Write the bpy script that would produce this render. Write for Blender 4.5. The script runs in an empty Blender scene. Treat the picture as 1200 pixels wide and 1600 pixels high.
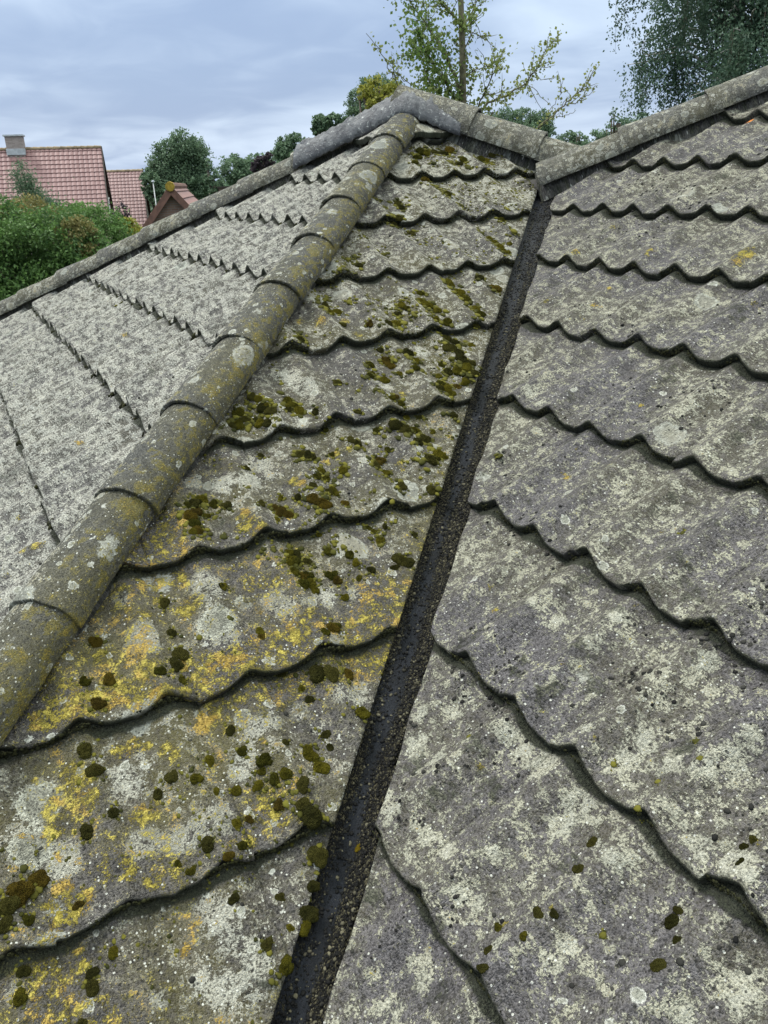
import bpy, math, random
import numpy as np
from mathutils import Vector, Matrix
random.seed(7); rng = np.random.default_rng(11)
SC = bpy.context.scene; COL = SC.collection

# ------------------------------------------------------------------ camera, world, sun, exposure
# frame of the roof: u = away from the lens, v = to the right, z = up; world = (u, -v, z)
F_PX = 1240.8
CAM = np.array([-1.12728, 0.51468, 1.04228])
YAW, PITCH, ROLL = -0.4773127, -0.3939109, -0.0364407
fw = np.array([math.cos(PITCH)*math.cos(YAW), math.cos(PITCH)*math.sin(YAW), math.sin(PITCH)])
rt = np.cross(fw, [0, 0, 1.0]); rt /= np.linalg.norm(rt); upv = np.cross(rt, fw)
cr, sr = math.cos(ROLL), math.sin(ROLL)
RT = cr*rt + sr*upv; UP = -sr*rt + cr*upv
cam = bpy.data.cameras.new('camera'); cam_o = bpy.data.objects.new('camera', cam); COL.objects.link(cam_o)
cam.sensor_width = 36; cam.lens = F_PX/1600*36; cam.clip_start = .05; cam.clip_end = 3000
cam_o.matrix_world = Matrix(((RT[0], UP[0], -fw[0], CAM[0]), (RT[1], UP[1], -fw[1], CAM[1]), (RT[2], UP[2], -fw[2], CAM[2]), (0, 0, 0, 1)))
SC.camera = cam_o
def at(px, py, dist):
    d = RT*(px-600)/F_PX - UP*(py-800)/F_PX + fw
    h = math.hypot(d[0], d[1]); return Vector(CAM + d/h*dist)      # dist = horizontal distance in metres

SUN_EL, SUN_AZ = math.radians(58), math.radians(35)
SC.view_settings.view_transform = 'Standard'; SC.view_settings.look = 'None'
SC.view_settings.gamma = 1; SC.view_settings.exposure = 0.84; SC.view_settings.use_curve_mapping = False
W_ = bpy.data.worlds.new("World"); SC.world = W_; W_.use_nodes = True
nt = W_.node_tree; nt.nodes.clear()
def N(nt, typ, **kw):
    n = nt.nodes.new(typ)
    for k, v in kw.items():
        if k.startswith('i_'):
            n.inputs[k[2:].replace('_', ' ')].default_value = v
        else: setattr(n, k, v)
    return n
def L(nt, a, b): nt.links.new(a, b)
def mth(nt, op, a, b=None, c=None, clamp=False):
    n = nt.nodes.new('ShaderNodeMath'); n.operation = op; n.use_clamp = clamp
    for i, x in enumerate((a, b, c)):
        if x is None: continue
        if isinstance(x, (int, float)): n.inputs[i].default_value = x
        else: nt.links.new(x, n.inputs[i])
    return n.outputs[0]
def ramp(nt, x, lo, hi, smooth=True, to=(0, 1)):
    n = nt.nodes.new('ShaderNodeMapRange'); n.interpolation_type = 'SMOOTHSTEP' if smooth else 'LINEAR'
    nt.links.new(x, n.inputs[0]); n.inputs[1].default_value = lo; n.inputs[2].default_value = hi
    n.inputs[3].default_value = to[0]; n.inputs[4].default_value = to[1]
    return n.outputs[0]
def mix(nt, fac, a, b, mode='MIX'):
    n = nt.nodes.new('ShaderNodeMix'); n.data_type = 'RGBA'; n.blend_type = mode
    for i, x in ((0, fac), (6, a), (7, b)):
        if isinstance(x, (int, float)): n.inputs[i].default_value = x
        elif isinstance(x, tuple): n.inputs[i].default_value = (*x[:3], 1)
        else: nt.links.new(x, n.inputs[i])
    return n.outputs[2]
def noise(nt, vec, scale, detail=3, rough=.5, dist=0, dim='3D', w=None):
    n = nt.nodes.new('ShaderNodeTexNoise'); n.noise_dimensions = dim
    nt.links.new(vec, n.inputs['Vector']); n.inputs['Scale'].default_value = scale
    n.inputs['Detail'].default_value = detail; n.inputs['Roughness'].default_value = rough; n.inputs['Distortion'].default_value = dist
    return n.outputs[0]
tc = N(nt, 'ShaderNodeTexCoord')
sky = N(nt, 'ShaderNodeTexSky', sky_type='NISHITA', sun_disc=False, sun_elevation=SUN_EL, sun_rotation=math.pi/2-SUN_AZ+math.pi*0, air_density=1.5, dust_density=2.0)
sep = N(nt, 'ShaderNodeSeparateXYZ'); L(nt, tc.outputs['Generated'], sep.inputs[0])
el = mth(nt, 'MAXIMUM', sep.outputs[2], 0.0)
# project the view direction on a flat cloud layer
den = mth(nt, 'ADD', el, .16)
cx = mth(nt, 'DIVIDE', sep.outputs[0], den); cy = mth(nt, 'DIVIDE', sep.outputs[1], den)
cmb = N(nt, 'ShaderNodeCombineXYZ'); L(nt, cx, cmb.inputs[0]); L(nt, cy, cmb.inputs[1]); cmb.inputs[2].default_value = 3.1
n1 = noise(nt, cmb.outputs[0], .75, 3, .5, .3); n2 = noise(nt, cmb.outputs[0], 2.6, 4, .5, .5)
cl = mth(nt, 'ADD', mth(nt, 'MULTIPLY', n1, .7), mth(nt, 'MULTIPLY', n2, .3))
cl = ramp(nt, cl, .35, .66)
ccol = mix(nt, cl, (2.05, 2.75, 4.15), (4.1, 4.95, 6.15))
glow = mth(nt, 'ADD', 1.0, mth(nt, 'MULTIPLY', ramp(nt, el, .22, .9), 3.4))     # overcast sky: brighter overhead
sc_ = N(nt, 'ShaderNodeVectorMath', operation='SCALE'); L(nt, ccol, sc_.inputs[0]); L(nt, glow, sc_.inputs[3])
# overhead the cloud is whiter
hi = N(nt, 'ShaderNodeVectorMath', operation='MULTIPLY'); L(nt, sc_.outputs[0], hi.inputs[0]); hi.inputs[1].default_value = (1.3, 1.12, .78)
zc = mix(nt, ramp(nt, el, .3, .7), sc_.outputs[0], hi.outputs[0])
fin = mix(nt, .9, sky.outputs[0], zc)
bg = N(nt, 'ShaderNodeBackground'); bg.inputs[1].default_value = .1; L(nt, fin, bg.inputs[0])
wo = N(nt, 'ShaderNodeOutputWorld'); L(nt, bg.outputs[0], wo.inputs[0])

sl = bpy.data.lights.new('sun', 'SUN'); sl.energy = 1.7; sl.angle = math.radians(12); sl.color = (1, .955, .9)
so = bpy.data.objects.new('sun', sl); COL.objects.link(so)
sdir = Vector((math.cos(SUN_EL)*math.cos(SUN_AZ), math.cos(SUN_EL)*math.sin(SUN_AZ), math.sin(SUN_EL)))
so.rotation_euler = sdir.to_track_quat('Z', 'Y').to_euler(); so.location = (0, 0, 30)

# ------------------------------------------------------------------ helpers
def tag(o, label=None, cat=None, group=None, kind=None):
    if label: o['label'] = label
    if cat: o['category'] = cat
    if group: o['group'] = group
    if kind: o['kind'] = kind
    return o
def empty(name, loc=(0, 0, 0), rz=0):
    o = bpy.data.objects.new(name, None); COL.objects.link(o); o.location = loc; o.rotation_euler.z = rz; o.empty_display_size = .2
    return o
class MB:
    """collects arrays of vertices/faces, builds ONE mesh object"""
    def __init__(s): s.v = []; s.f = []; s.n = 0; s.uv = []; s.m = []
    def add(s, V, Fc, uv=None, mi=0):
        V = np.asarray(V, float); s.v.append(V)
        for q in Fc: s.f.append([i+s.n for i in q]); s.m.append(mi)
        s.n += len(V)
    def box(s, c, d, rz=0, mi=0):
        x, y, z = [k/2 for k in d]
        V = np.array([(a*x, b*y, e*z) for e in (-1, 1) for b in (-1, 1) for a in (-1, 1)])
        ca, sa = math.cos(rz), math.sin(rz)
        V = np.stack([V[:, 0]*ca-V[:, 1]*sa, V[:, 0]*sa+V[:, 1]*ca, V[:, 2]], 1)+np.array(c)
        s.add(V, [(0, 2, 3, 1), (4, 5, 7, 6), (0, 1, 5, 4), (2, 6, 7, 3), (0, 4, 6, 2), (1, 3, 7, 5)], mi=mi)
    def poly(s, pts, mi=0): s.add(pts, [tuple(range(len(pts)))], mi=mi)
    def prism(s, pts, vec, mi=0):
        n = len(pts); P = np.array(pts, float); Q = P+np.array(vec)
        s.add(np.vstack([P, Q]), [tuple(range(n))[::-1], tuple(range(n, 2*n))]+[(i, (i+1) % n, n+(i+1) % n, n+i) for i in range(n)], mi=mi)
    def tube(s, pts, rad, k=6):
        pts = [Vector(p) for p in pts]; V = []; ref = Vector((.3, .2, 1)).normalized()
        for i, p in enumerate(pts):
            t = (pts[min(i+1, len(pts)-1)]-pts[max(i-1, 0)])
            t = t.normalized() if t.length > 1e-9 else Vector((0, 0, 1))
            a = t.cross(ref); a = a.normalized() if a.length > .1 else t.cross(Vector((1, 0, 0))).normalized()
            b = t.cross(a); r = rad[i] if hasattr(rad, '__len__') else rad
            for j in range(k):
                an = 2*math.pi*j/k; V.append(p+a*math.cos(an)*r+b*math.sin(an)*r)
        Fc = [(i*k+j, i*k+(j+1) % k, (i+1)*k+(j+1) % k, (i+1)*k+j) for i in range(len(pts)-1) for j in range(k)]
        Fc += [tuple(range(k))[::-1], tuple((len(pts)-1)*k+j for j in range(k))]
        s.add(np.array([tuple(v) for v in V]), Fc)
    def build(s, name, mats, parent=None, smooth=False):
        me = bpy.data.meshes.new(name); me.from_pydata(np.vstack(s.v).tolist(), [], s.f); 
        for m in (mats if isinstance(mats, (list, tuple)) else [mats]): me.materials.append(m)
        if any(s.m): me.polygons.foreach_set('material_index', s.m)
        if smooth: me.polygons.foreach_set('use_smooth', [True]*len(me.polygons))
        me.update(); o = bpy.data.objects.new(name, me); COL.objects.link(o)
        if parent: o.parent = parent
        return o
def mesh_arrays(name, V, Q, mat, parent=None, uv=None, attrs=None, smooth=True, cols=None):
    """fast mesh from arrays: V (n,3), Q (m,k) equal sized faces"""
    me = bpy.data.meshes.new(name); V = np.asarray(V, np.float32); Q = np.asarray(Q, np.int32); k = Q.shape[1]
    me.vertices.add(len(V)); me.vertices.foreach_set('co', V.ravel())
    me.loops.add(Q.size); me.loops.foreach_set('vertex_index', Q.ravel())
    me.polygons.add(len(Q)); me.polygons.foreach_set('loop_start', np.arange(0, Q.size, k, dtype=np.int32))
    me.polygons.foreach_set('loop_total', np.full(len(Q), k, np.int32))
    me.polygons.foreach_set('use_smooth', np.full(len(Q), smooth))
    if uv is not None:
        u = me.uv_layers.new(name='UVMap'); u.data.foreach_set('uv', np.asarray(uv, np.float32)[Q.ravel()].ravel())
    for an, a in (attrs or {}).items():
        at_ = me.attributes.new(an, 'FLOAT', 'POINT'); at_.data.foreach_set('value', np.asarray(a, np.float32))
    if cols is not None:      # one value per face
        at_ = me.attributes.new('tint', 'FLOAT', 'FACE'); at_.data.foreach_set('value', np.asarray(cols, np.float32))
    me.materials.append(mat); me.update(calc_edges=True); me.validate()
    o = bpy.data.objects.new(name, me); COL.objects.link(o)
    if parent: o.parent = parent
    return o
def hash2(i, j, seed=0):
    h = (i.astype(np.int64)*374761393+j.astype(np.int64)*668265263+seed*1442695041) & 0xffffffff
    h = ((h ^ (h >> 13))*1274126177) & 0xffffffff
    return ((h ^ (h >> 16)) & 0xffff)/65535.0
def vn(x, y, seed=0):
    i = np.floor(x); j = np.floor(y); a = x-i; b = y-j; a = a*a*(3-2*a); b = b*b*(3-2*b)
    i = i.astype(np.int64); j = j.astype(np.int64)
    return ((hash2(i, j, seed)*(1-a)+hash2(i+1, j, seed)*a)*(1-b)+(hash2(i, j+1, seed)*(1-a)+hash2(i+1, j+1, seed)*a)*b)*2-1
def fbm(x, y, o=4, seed=0):
    r = 0; a = .5
    for k in range(o): r = r+a*vn(x*2**k, y*2**k, seed+k*17); a *= .55
    return r

# ------------------------------------------------------------------ materials
def newmat(name):
    m = bpy.data.materials.new(name); m.use_nodes = True; nt = m.node_tree; nt.nodes.clear()
    b = nt.nodes.new('ShaderNodeBsdfPrincipled'); o = nt.nodes.new('ShaderNodeOutputMaterial'); nt.links.new(b.outputs[0], o.inputs[0])
    b.inputs['Specular IOR Level'].default_value = .25
    return m, nt, b
def simple(name, c, rough=.8, var=.15, scale=8, bump=0, metal=0, c2=None):
    m, nt, b = newmat(name); t = N(nt, 'ShaderNodeTexCoord'); n = noise(nt, t.outputs['Object'], scale, 5, .6)
    c2 = c2 or tuple(x*(1-var*2) for x in c)
    L(nt, mix(nt, ramp(nt, n, .3, .7), c2, c), b.inputs['Base Color']); b.inputs['Roughness'].default_value = rough; b.inputs['Metallic'].default_value = metal
    if bump:
        bp = N(nt, 'ShaderNodeBump'); bp.inputs['Distance'].default_value = bump; L(nt, n, bp.inputs['Height']); L(nt, bp.outputs[0], b.inputs['Normal'])
    return m
def attr(nt, name):
    a = nt.nodes.new('ShaderNodeAttribute'); a.attribute_name = name; return a.outputs['Fac']
def vor(nt, vec, scale, feat='F1', dim='3D', rnd=1):
    n = nt.nodes.new('ShaderNodeTexVoronoi'); n.voronoi_dimensions = dim; n.feature = feat
    nt.links.new(vec, n.inputs['Vector']); n.inputs['Scale'].default_value = scale; n.inputs['Randomness'].default_value = rnd
    return n
def lichen_concrete(name, base=(.085, .082, .088), base2=(.15, .145, .15), cover=.5, cols=((.34, .36, .31), (.42, .40, .32)),
                    yellow=0.0, streak=0.0, uv=True, ros=(0.35, 9.0), specks=.1, off=(0, 0, 0), fine=1.0, alg_shade_col=(.016, .018, .011), green=0.0, wash=.0, dark=.0, blot=1.0):
    m, nt, b = newmat(name); t = N(nt, 'ShaderNodeTexCoord'); mp = N(nt, 'ShaderNodeMapping')
    L(nt, t.outputs['UV' if uv else 'Object'], mp.inputs[0]); mp.inputs['Location'].default_value = off; v = mp.outputs[0]
    big = noise(nt, v, 3.2, 2, .5); med = noise(nt, v, 17, 3, .6, .4); sm = noise(nt, v, 46, 6, .76, .25); fi = noise(nt, v, 230, 3, .75)
    gr = vor(nt, v, 330); grd = gr.outputs['Distance']; grc = N(nt, 'ShaderNodeSeparateColor'); L(nt, gr.outputs['Color'], grc.inputs[0])
    # bare concrete: mottled, every grain a little different
    col = mix(nt, ramp(nt, mth(nt, 'ADD', mth(nt, 'MULTIPLY', med, .5), mth(nt, 'MULTIPLY', sm, .5)), .35, .65), base, base2)
    gv = ramp(nt, grc.outputs[0], 0, 1, False, (.42, 1.85))
    gm = N(nt, 'ShaderNodeVectorMath', operation='SCALE'); L(nt, col, gm.inputs[0]); L(nt, gv, gm.inputs[3]); col = gm.outputs[0]
    if wash:
        col = mix(nt, mth(nt, 'MULTIPLY', ramp(nt, mth(nt, 'ADD', mth(nt, 'MULTIPLY', big, .5), mth(nt, 'MULTIPLY', sm, .5)), .4, .6), wash), col, (.105, .092, .026))
    if dark:
        col = mix(nt, mth(nt, 'MULTIPLY', ramp(nt, mth(nt, 'ADD', mth(nt, 'MULTIPLY', med, .6), mth(nt, 'MULTIPLY', sm, .4)), .5, .62), dark), col, (.022, .021, .02))
    if streak:
        ms = N(nt, 'ShaderNodeMapping'); L(nt, v, ms.inputs[0]); ms.inputs['Scale'].default_value = (1, .2, 1)
        st = noise(nt, ms.outputs[0], 90, 4, .65); stl = ramp(nt, st, .3, .7, True, (-.5, .5))
    # crustose lichen: broad patches broken up by fine noise
    la = mth(nt, 'ADD', mth(nt, 'MULTIPLY', big, .5*blot), mth(nt, 'MULTIPLY', med, .8*blot))
    la = mth(nt, 'ADD', la, mth(nt, 'MULTIPLY', sm, 2.1*fine)); la = mth(nt, 'ADD', la, mth(nt, 'MULTIPLY', fi, .9*fine))
    la = mth(nt, 'ADD', la, mth(nt, 'MULTIPLY', attr(nt, 'whi'), .27))
    if streak: la = mth(nt, 'ADD', la, mth(nt, 'MULTIPLY', stl, streak))
    mid = (.5*blot+.8*blot+2.1*fine+.9*fine)/2
    thr = mid+(.5-cover)*.85
    lm = ramp(nt, la, thr-.01, thr+.05)
    lc = mix(nt, ramp(nt, med, .35, .65), cols[0], cols[1]); lc = mix(nt, ramp(nt, fi, .36, .62), mix(nt, .72, lc, (.07, .07, .058)), lc)
    lc = mix(nt, ramp(nt, la, thr+.12, thr+.4), lc, mix(nt, .3, lc, (.5, .5, .45)))
    # round rosettes with a paler rim
    vv = N(nt, 'ShaderNodeMixRGB'); vv.inputs[0].default_value = .018
    nz = nt.nodes.new('ShaderNodeTexNoise'); L(nt, v, nz.inputs['Vector']); nz.inputs['Scale'].default_value = 55; nz.inputs['Detail'].default_value = 3
    L(nt, v, vv.inputs[1]); L(nt, nz.outputs['Color'], vv.inputs[2])
    def rosette(scale, dens, rmax):
        vr = vor(nt, vv.outputs[0], scale); sc = N(nt, 'ShaderNodeSeparateColor'); L(nt, vr.outputs['Color'], sc.inputs[0])
        rad = mth(nt, 'MULTIPLY', ramp(nt, sc.outputs[0], 1-dens, 1, False, (.35, 1)), rmax)
        on = mth(nt, 'GREATER_THAN', sc.outputs[0], 1-dens)
        q = mth(nt, 'ADD', mth(nt, 'DIVIDE', vr.outputs['Distance'], rad), mth(nt, 'MULTIPLY', mth(nt, 'SUBTRACT', sm, .5), 1.1))
        m1 = mth(nt, 'MULTIPLY', ramp(nt, mth(nt, 'ADD', q, mth(nt, 'MULTIPLY', fi, .3)), 1.2, 1.05), on)
        rim = mth(nt, 'MULTIPLY', ramp(nt, q, .62, .95), m1); return m1, rim, sc.outputs[1]
    ra = mth(nt, 'ADD', attr(nt, 'ros'), mth(nt, 'MULTIPLY', mth(nt, 'SUBTRACT', sm, .5), .9)); ra = mth(nt, 'ADD', ra, mth(nt, 'MULTIPLY', mth(nt, 'SUBTRACT', fi, .5), .3))
    big_m = ramp(nt, ra, .36, .44); big_r = mth(nt, 'MULTIPLY', big_m, ramp(nt, ra, .85, .5))
    m1, rim, rc = rosette(ros[1], ros[0], .42); m2, rim2, rc2 = rosette(ros[1]*3.1, ros[0]*.9, .36)
    rcol = mix(nt, rc, (.22, .23, .21), (.36, .34, .27)); rcol = mix(nt, mth(nt, 'MULTIPLY', rim, .75), rcol, (.52, .53, .47))
    rcol = mix(nt, ramp(nt, sm, .42, .6), mix(nt, .4, rcol, (.08, .08, .07)), rcol)
    col = mix(nt, lm, col, lc); col = mix(nt, mth(nt, 'MULTIPLY', m1, .85), col, rcol)
    col = mix(nt, mth(nt, 'MULTIPLY', m2, .8), col, mix(nt, rim2, (.3, .3, .25), (.55, .55, .5)))
    bcol = mix(nt, ramp(nt, fi, .35, .6), (.11, .11, .09), mix(nt, big_r, mix(nt, ramp(nt, sm, .4, .6), (.19, .19, .155), (.36, .355, .29)), (.50, .50, .42)))
    col = mix(nt, mth(nt, 'MULTIPLY', big_m, .93), col, bcol)
    # tiny white and black specks
    s1 = vor(nt, v, 150); sc1 = N(nt, 'ShaderNodeSeparateColor'); L(nt, s1.outputs['Color'], sc1.inputs[0])
    sp = mth(nt, 'MULTIPLY', mth(nt, 'GREATER_THAN', sc1.outputs[0], 1-specks), ramp(nt, s1.outputs['Distance'], .34, .24))
    col = mix(nt, mth(nt, 'MULTIPLY', sp, .85), col, (.55, .55, .5))
    sp2 = mth(nt, 'MULTIPLY', mth(nt, 'GREATER_THAN', sc1.outputs[1], 1-specks*.9), ramp(nt, s1.outputs['Distance'], .42, .28))
    col = mix(nt, mth(nt, 'MULTIPLY', sp2, .85), col, (.018, .018, .016))
    # yellow lichen: where it grows (attribute) broken up by noise; plus stray dots
    ya = mth(nt, 'ADD', mth(nt, 'MULTIPLY', attr(nt, 'yel'), .56), mth(nt, 'MULTIPLY', mth(nt, 'SUBTRACT', sm, .5), 2.3))
    ya = mth(nt, 'ADD', ya, mth(nt, 'MULTIPLY', mth(nt, 'SUBTRACT', fi, .5), 1.5))
    if yellow: ya = mth(nt, 'ADD', ya, mth(nt, 'MULTIPLY', ramp(nt, mth(nt, 'ADD', mth(nt, 'MULTIPLY', med, .7), mth(nt, 'MULTIPLY', big, .3)), .5, .75), yellow))
    ym = ramp(nt, ya, .36, .60)
    yc = mix(nt, ramp(nt, sm, .4, .62), (.17, .145, .035), (.46, .37, .04)); yc = mix(nt, ramp(nt, med, .5, .62), yc, (.42, .27, .03))
    yc = mix(nt, ramp(nt, fi, .35, .65), mix(nt, .45, yc, (.1, .08, .02)), yc)
    col = mix(nt, mth(nt, 'MULTIPLY', ym, .86), col, yc)
    om = ramp(nt, mth(nt, 'ADD', attr(nt, 'ora'), mth(nt, 'MULTIPLY', mth(nt, 'SUBTRACT', fi, .5), .8)), .4, .6)
    col = mix(nt, om, col, (.6, .2, .035))
    if green:
        gmk = ramp(nt, mth(nt, 'ADD', mth(nt, 'ADD', mth(nt, 'MULTIPLY', med, .9), mth(nt, 'MULTIPLY', sm, .9)), mth(nt, 'MULTIPLY', attr(nt, 'grn'), .11)), .995, 1.09)
        col = mix(nt, mth(nt, 'MULTIPLY', gmk, green), col, mix(nt, ramp(nt, fi, .35, .65), (.07, .062, .012), (.24, .20, .03)))
    # black-green growth, dirt and painted-in shadow at noses and laps
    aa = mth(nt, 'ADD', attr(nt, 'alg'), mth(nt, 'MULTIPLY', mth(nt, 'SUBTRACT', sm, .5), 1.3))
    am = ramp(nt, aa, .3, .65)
    ac = mix(nt, ramp(nt, fi, .35, .7), alg_shade_col, tuple(x*3.2 for x in alg_shade_col))
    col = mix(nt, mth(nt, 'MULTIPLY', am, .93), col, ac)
    L(nt, col, b.inputs['Base Color']); b.inputs['Roughness'].default_value = .82
    h = mth(nt, 'ADD', mth(nt, 'MULTIPLY', ramp(nt, grd, 0, .6, False), -.75), mth(nt, 'MULTIPLY', fi, .9))
    h = mth(nt, 'ADD', h, mth(nt, 'MULTIPLY', lm, .7)); h = mth(nt, 'ADD', h, mth(nt, 'MULTIPLY', ym, .6)); h = mth(nt, 'ADD', h, mth(nt, 'MULTIPLY', m1, .4))
    h = mth(nt, 'ADD', h, mth(nt, 'MULTIPLY', sm, 1.2)); h = mth(nt, 'ADD', h, mth(nt, 'MULTIPLY', am, mth(nt, 'MULTIPLY', sm, 2.0)))
    if streak: h = mth(nt, 'ADD', h, mth(nt, 'MULTIPLY', stl, .9))
    bp = N(nt, 'ShaderNodeBump'); bp.inputs['Distance'].default_value = .0042; bp.inputs['Strength'].default_value = 1; L(nt, h, bp.inputs['Height']); L(nt, bp.outputs[0], b.inputs['Normal'])
    return m
PALE = ((.30, .31, .27), (.40, .39, .32))
M_mid = lichen_concrete('concrete tile, mossy', (.045, .042, .040), (.095, .088, .082), .40, ((.31, .305, .26), (.40, .385, .32)), specks=.14, wash=.65, ros=(.28, 9), yellow=.30, blot=.75)
M_right = lichen_concrete('concrete tile, purple grey', (.058, .054, .056), (.118, .110, .115), .42, ((.29, .285, .23), (.39, .375, .29)), streak=.12, specks=.10, ros=(.04, 9), off=(3, 7, 0), yellow=.08, dark=.25, wash=.3, blot=.8)
M_left = lichen_concrete('concrete tile, pale lichen', (.085, .081, .078), (.155, .148, .142), .585, ((.345, .338, .31), (.455, .44, .39)), blot=.3, wash=.25, streak=.28, specks=.07, ros=(.05, 9), off=(11, 2, 0), yellow=.02)
M_cap = lichen_concrete('ridge tile concrete', (.045, .044, .040), (.09, .088, .08), .27, ((.34, .335, .28), (.45, .42, .33)), uv=True, ros=(.5, 8), specks=.14, off=(5, 5, 0), yellow=.3, green=.65, wash=.35, blot=.9)
M_capfar = lichen_concrete('ridge tile concrete, weathered', (.07, .068, .064), (.12, .118, .11), .36, ((.33, .34, .31), (.44, .42, .36)), uv=True, ros=(.62, 12), specks=.05, off=(8, 1, 0), yellow=.22, green=.25, wash=.4)
M_back = simple('concrete tile, far side', (.2, .2, .19), .9, .25, 30)

# ------------------------------------------------------------------ the roof: planes, courses, waves
S = .523367; CA = 1/math.sqrt(1+S*S); G = .34; GC = G*CA
U0, V0R, V0L, WH = -.0718, -.04896, -.40899, .94435
E1, E2, UA, QR, QN = .0201, .0935, 2.5453, 1.93, 2.073
GROUND = -4.4; PER = .1667; AMP = .0165; TH = .021; STEP = .026
PLANES = {  # name: local (x, Y) -> world (u, -v, z); normal
 'M': (lambda x, Y: np.stack([Y, -x, S*Y], -1), (-S, 0, 1)),
 'R': (lambda x, Y: np.stack([x, -Y, S*Y], -1), (0, S, 1)),
 'L': (lambda x, Y: np.stack([x, -(Y-WH), S*Y], -1), (0, S, 1)),
 'N': (lambda x, Y: np.stack([x, -(2*QN-Y), S*Y], -1), (0, -S, 1)),
 'K': (lambda x, Y: np.stack([2*UA-Y, -x, S*Y], -1), (S, 0, 1)),
 'E': (lambda x, Y: np.stack([2*QR-Y, -x, S*Y], -1), (S, 0, 1)),
 'B': (lambda x, Y: np.stack([x, -(8.2-Y), S*Y], -1), (0, -S, 1))}
def nrm(k): n = np.array(PLANES[k][1], float); return n/np.linalg.norm(n)
PH = {'M': .03, 'R': .028, 'L': .02, 'N': 0, 'K': 0, 'E': 0, 'B': 0}
Y00 = {'M': U0, 'R': V0R, 'L': V0L+WH, 'N': .1, 'K': .1, 'E': .1, 'B': .1}
def wave(face, x):
    th = 2*math.pi*(x-PH[face])/PER
    return {'M': .0108, 'R': .0125, 'L': .0165}.get(face, AMP)*(np.cos(th)+.33*np.cos(2*th+.2))
def surf_h(face, x, Y):
    """height of the tile surface over its plane"""
    x = np.asarray(x, float); Y = np.asarray(Y, float); k = np.floor((Y-Y00[face])/GC); yd = (Y-Y00[face]-k*GC)/CA
    return wave(face, x)-STEP*yd/G
def surf(face, x, Y, lift=0):
    return PLANES[face][0](np.asarray(x, float), np.asarray(Y, float))+nrm(face)*(surf_h(face, x, Y)+lift)[..., None]
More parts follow.
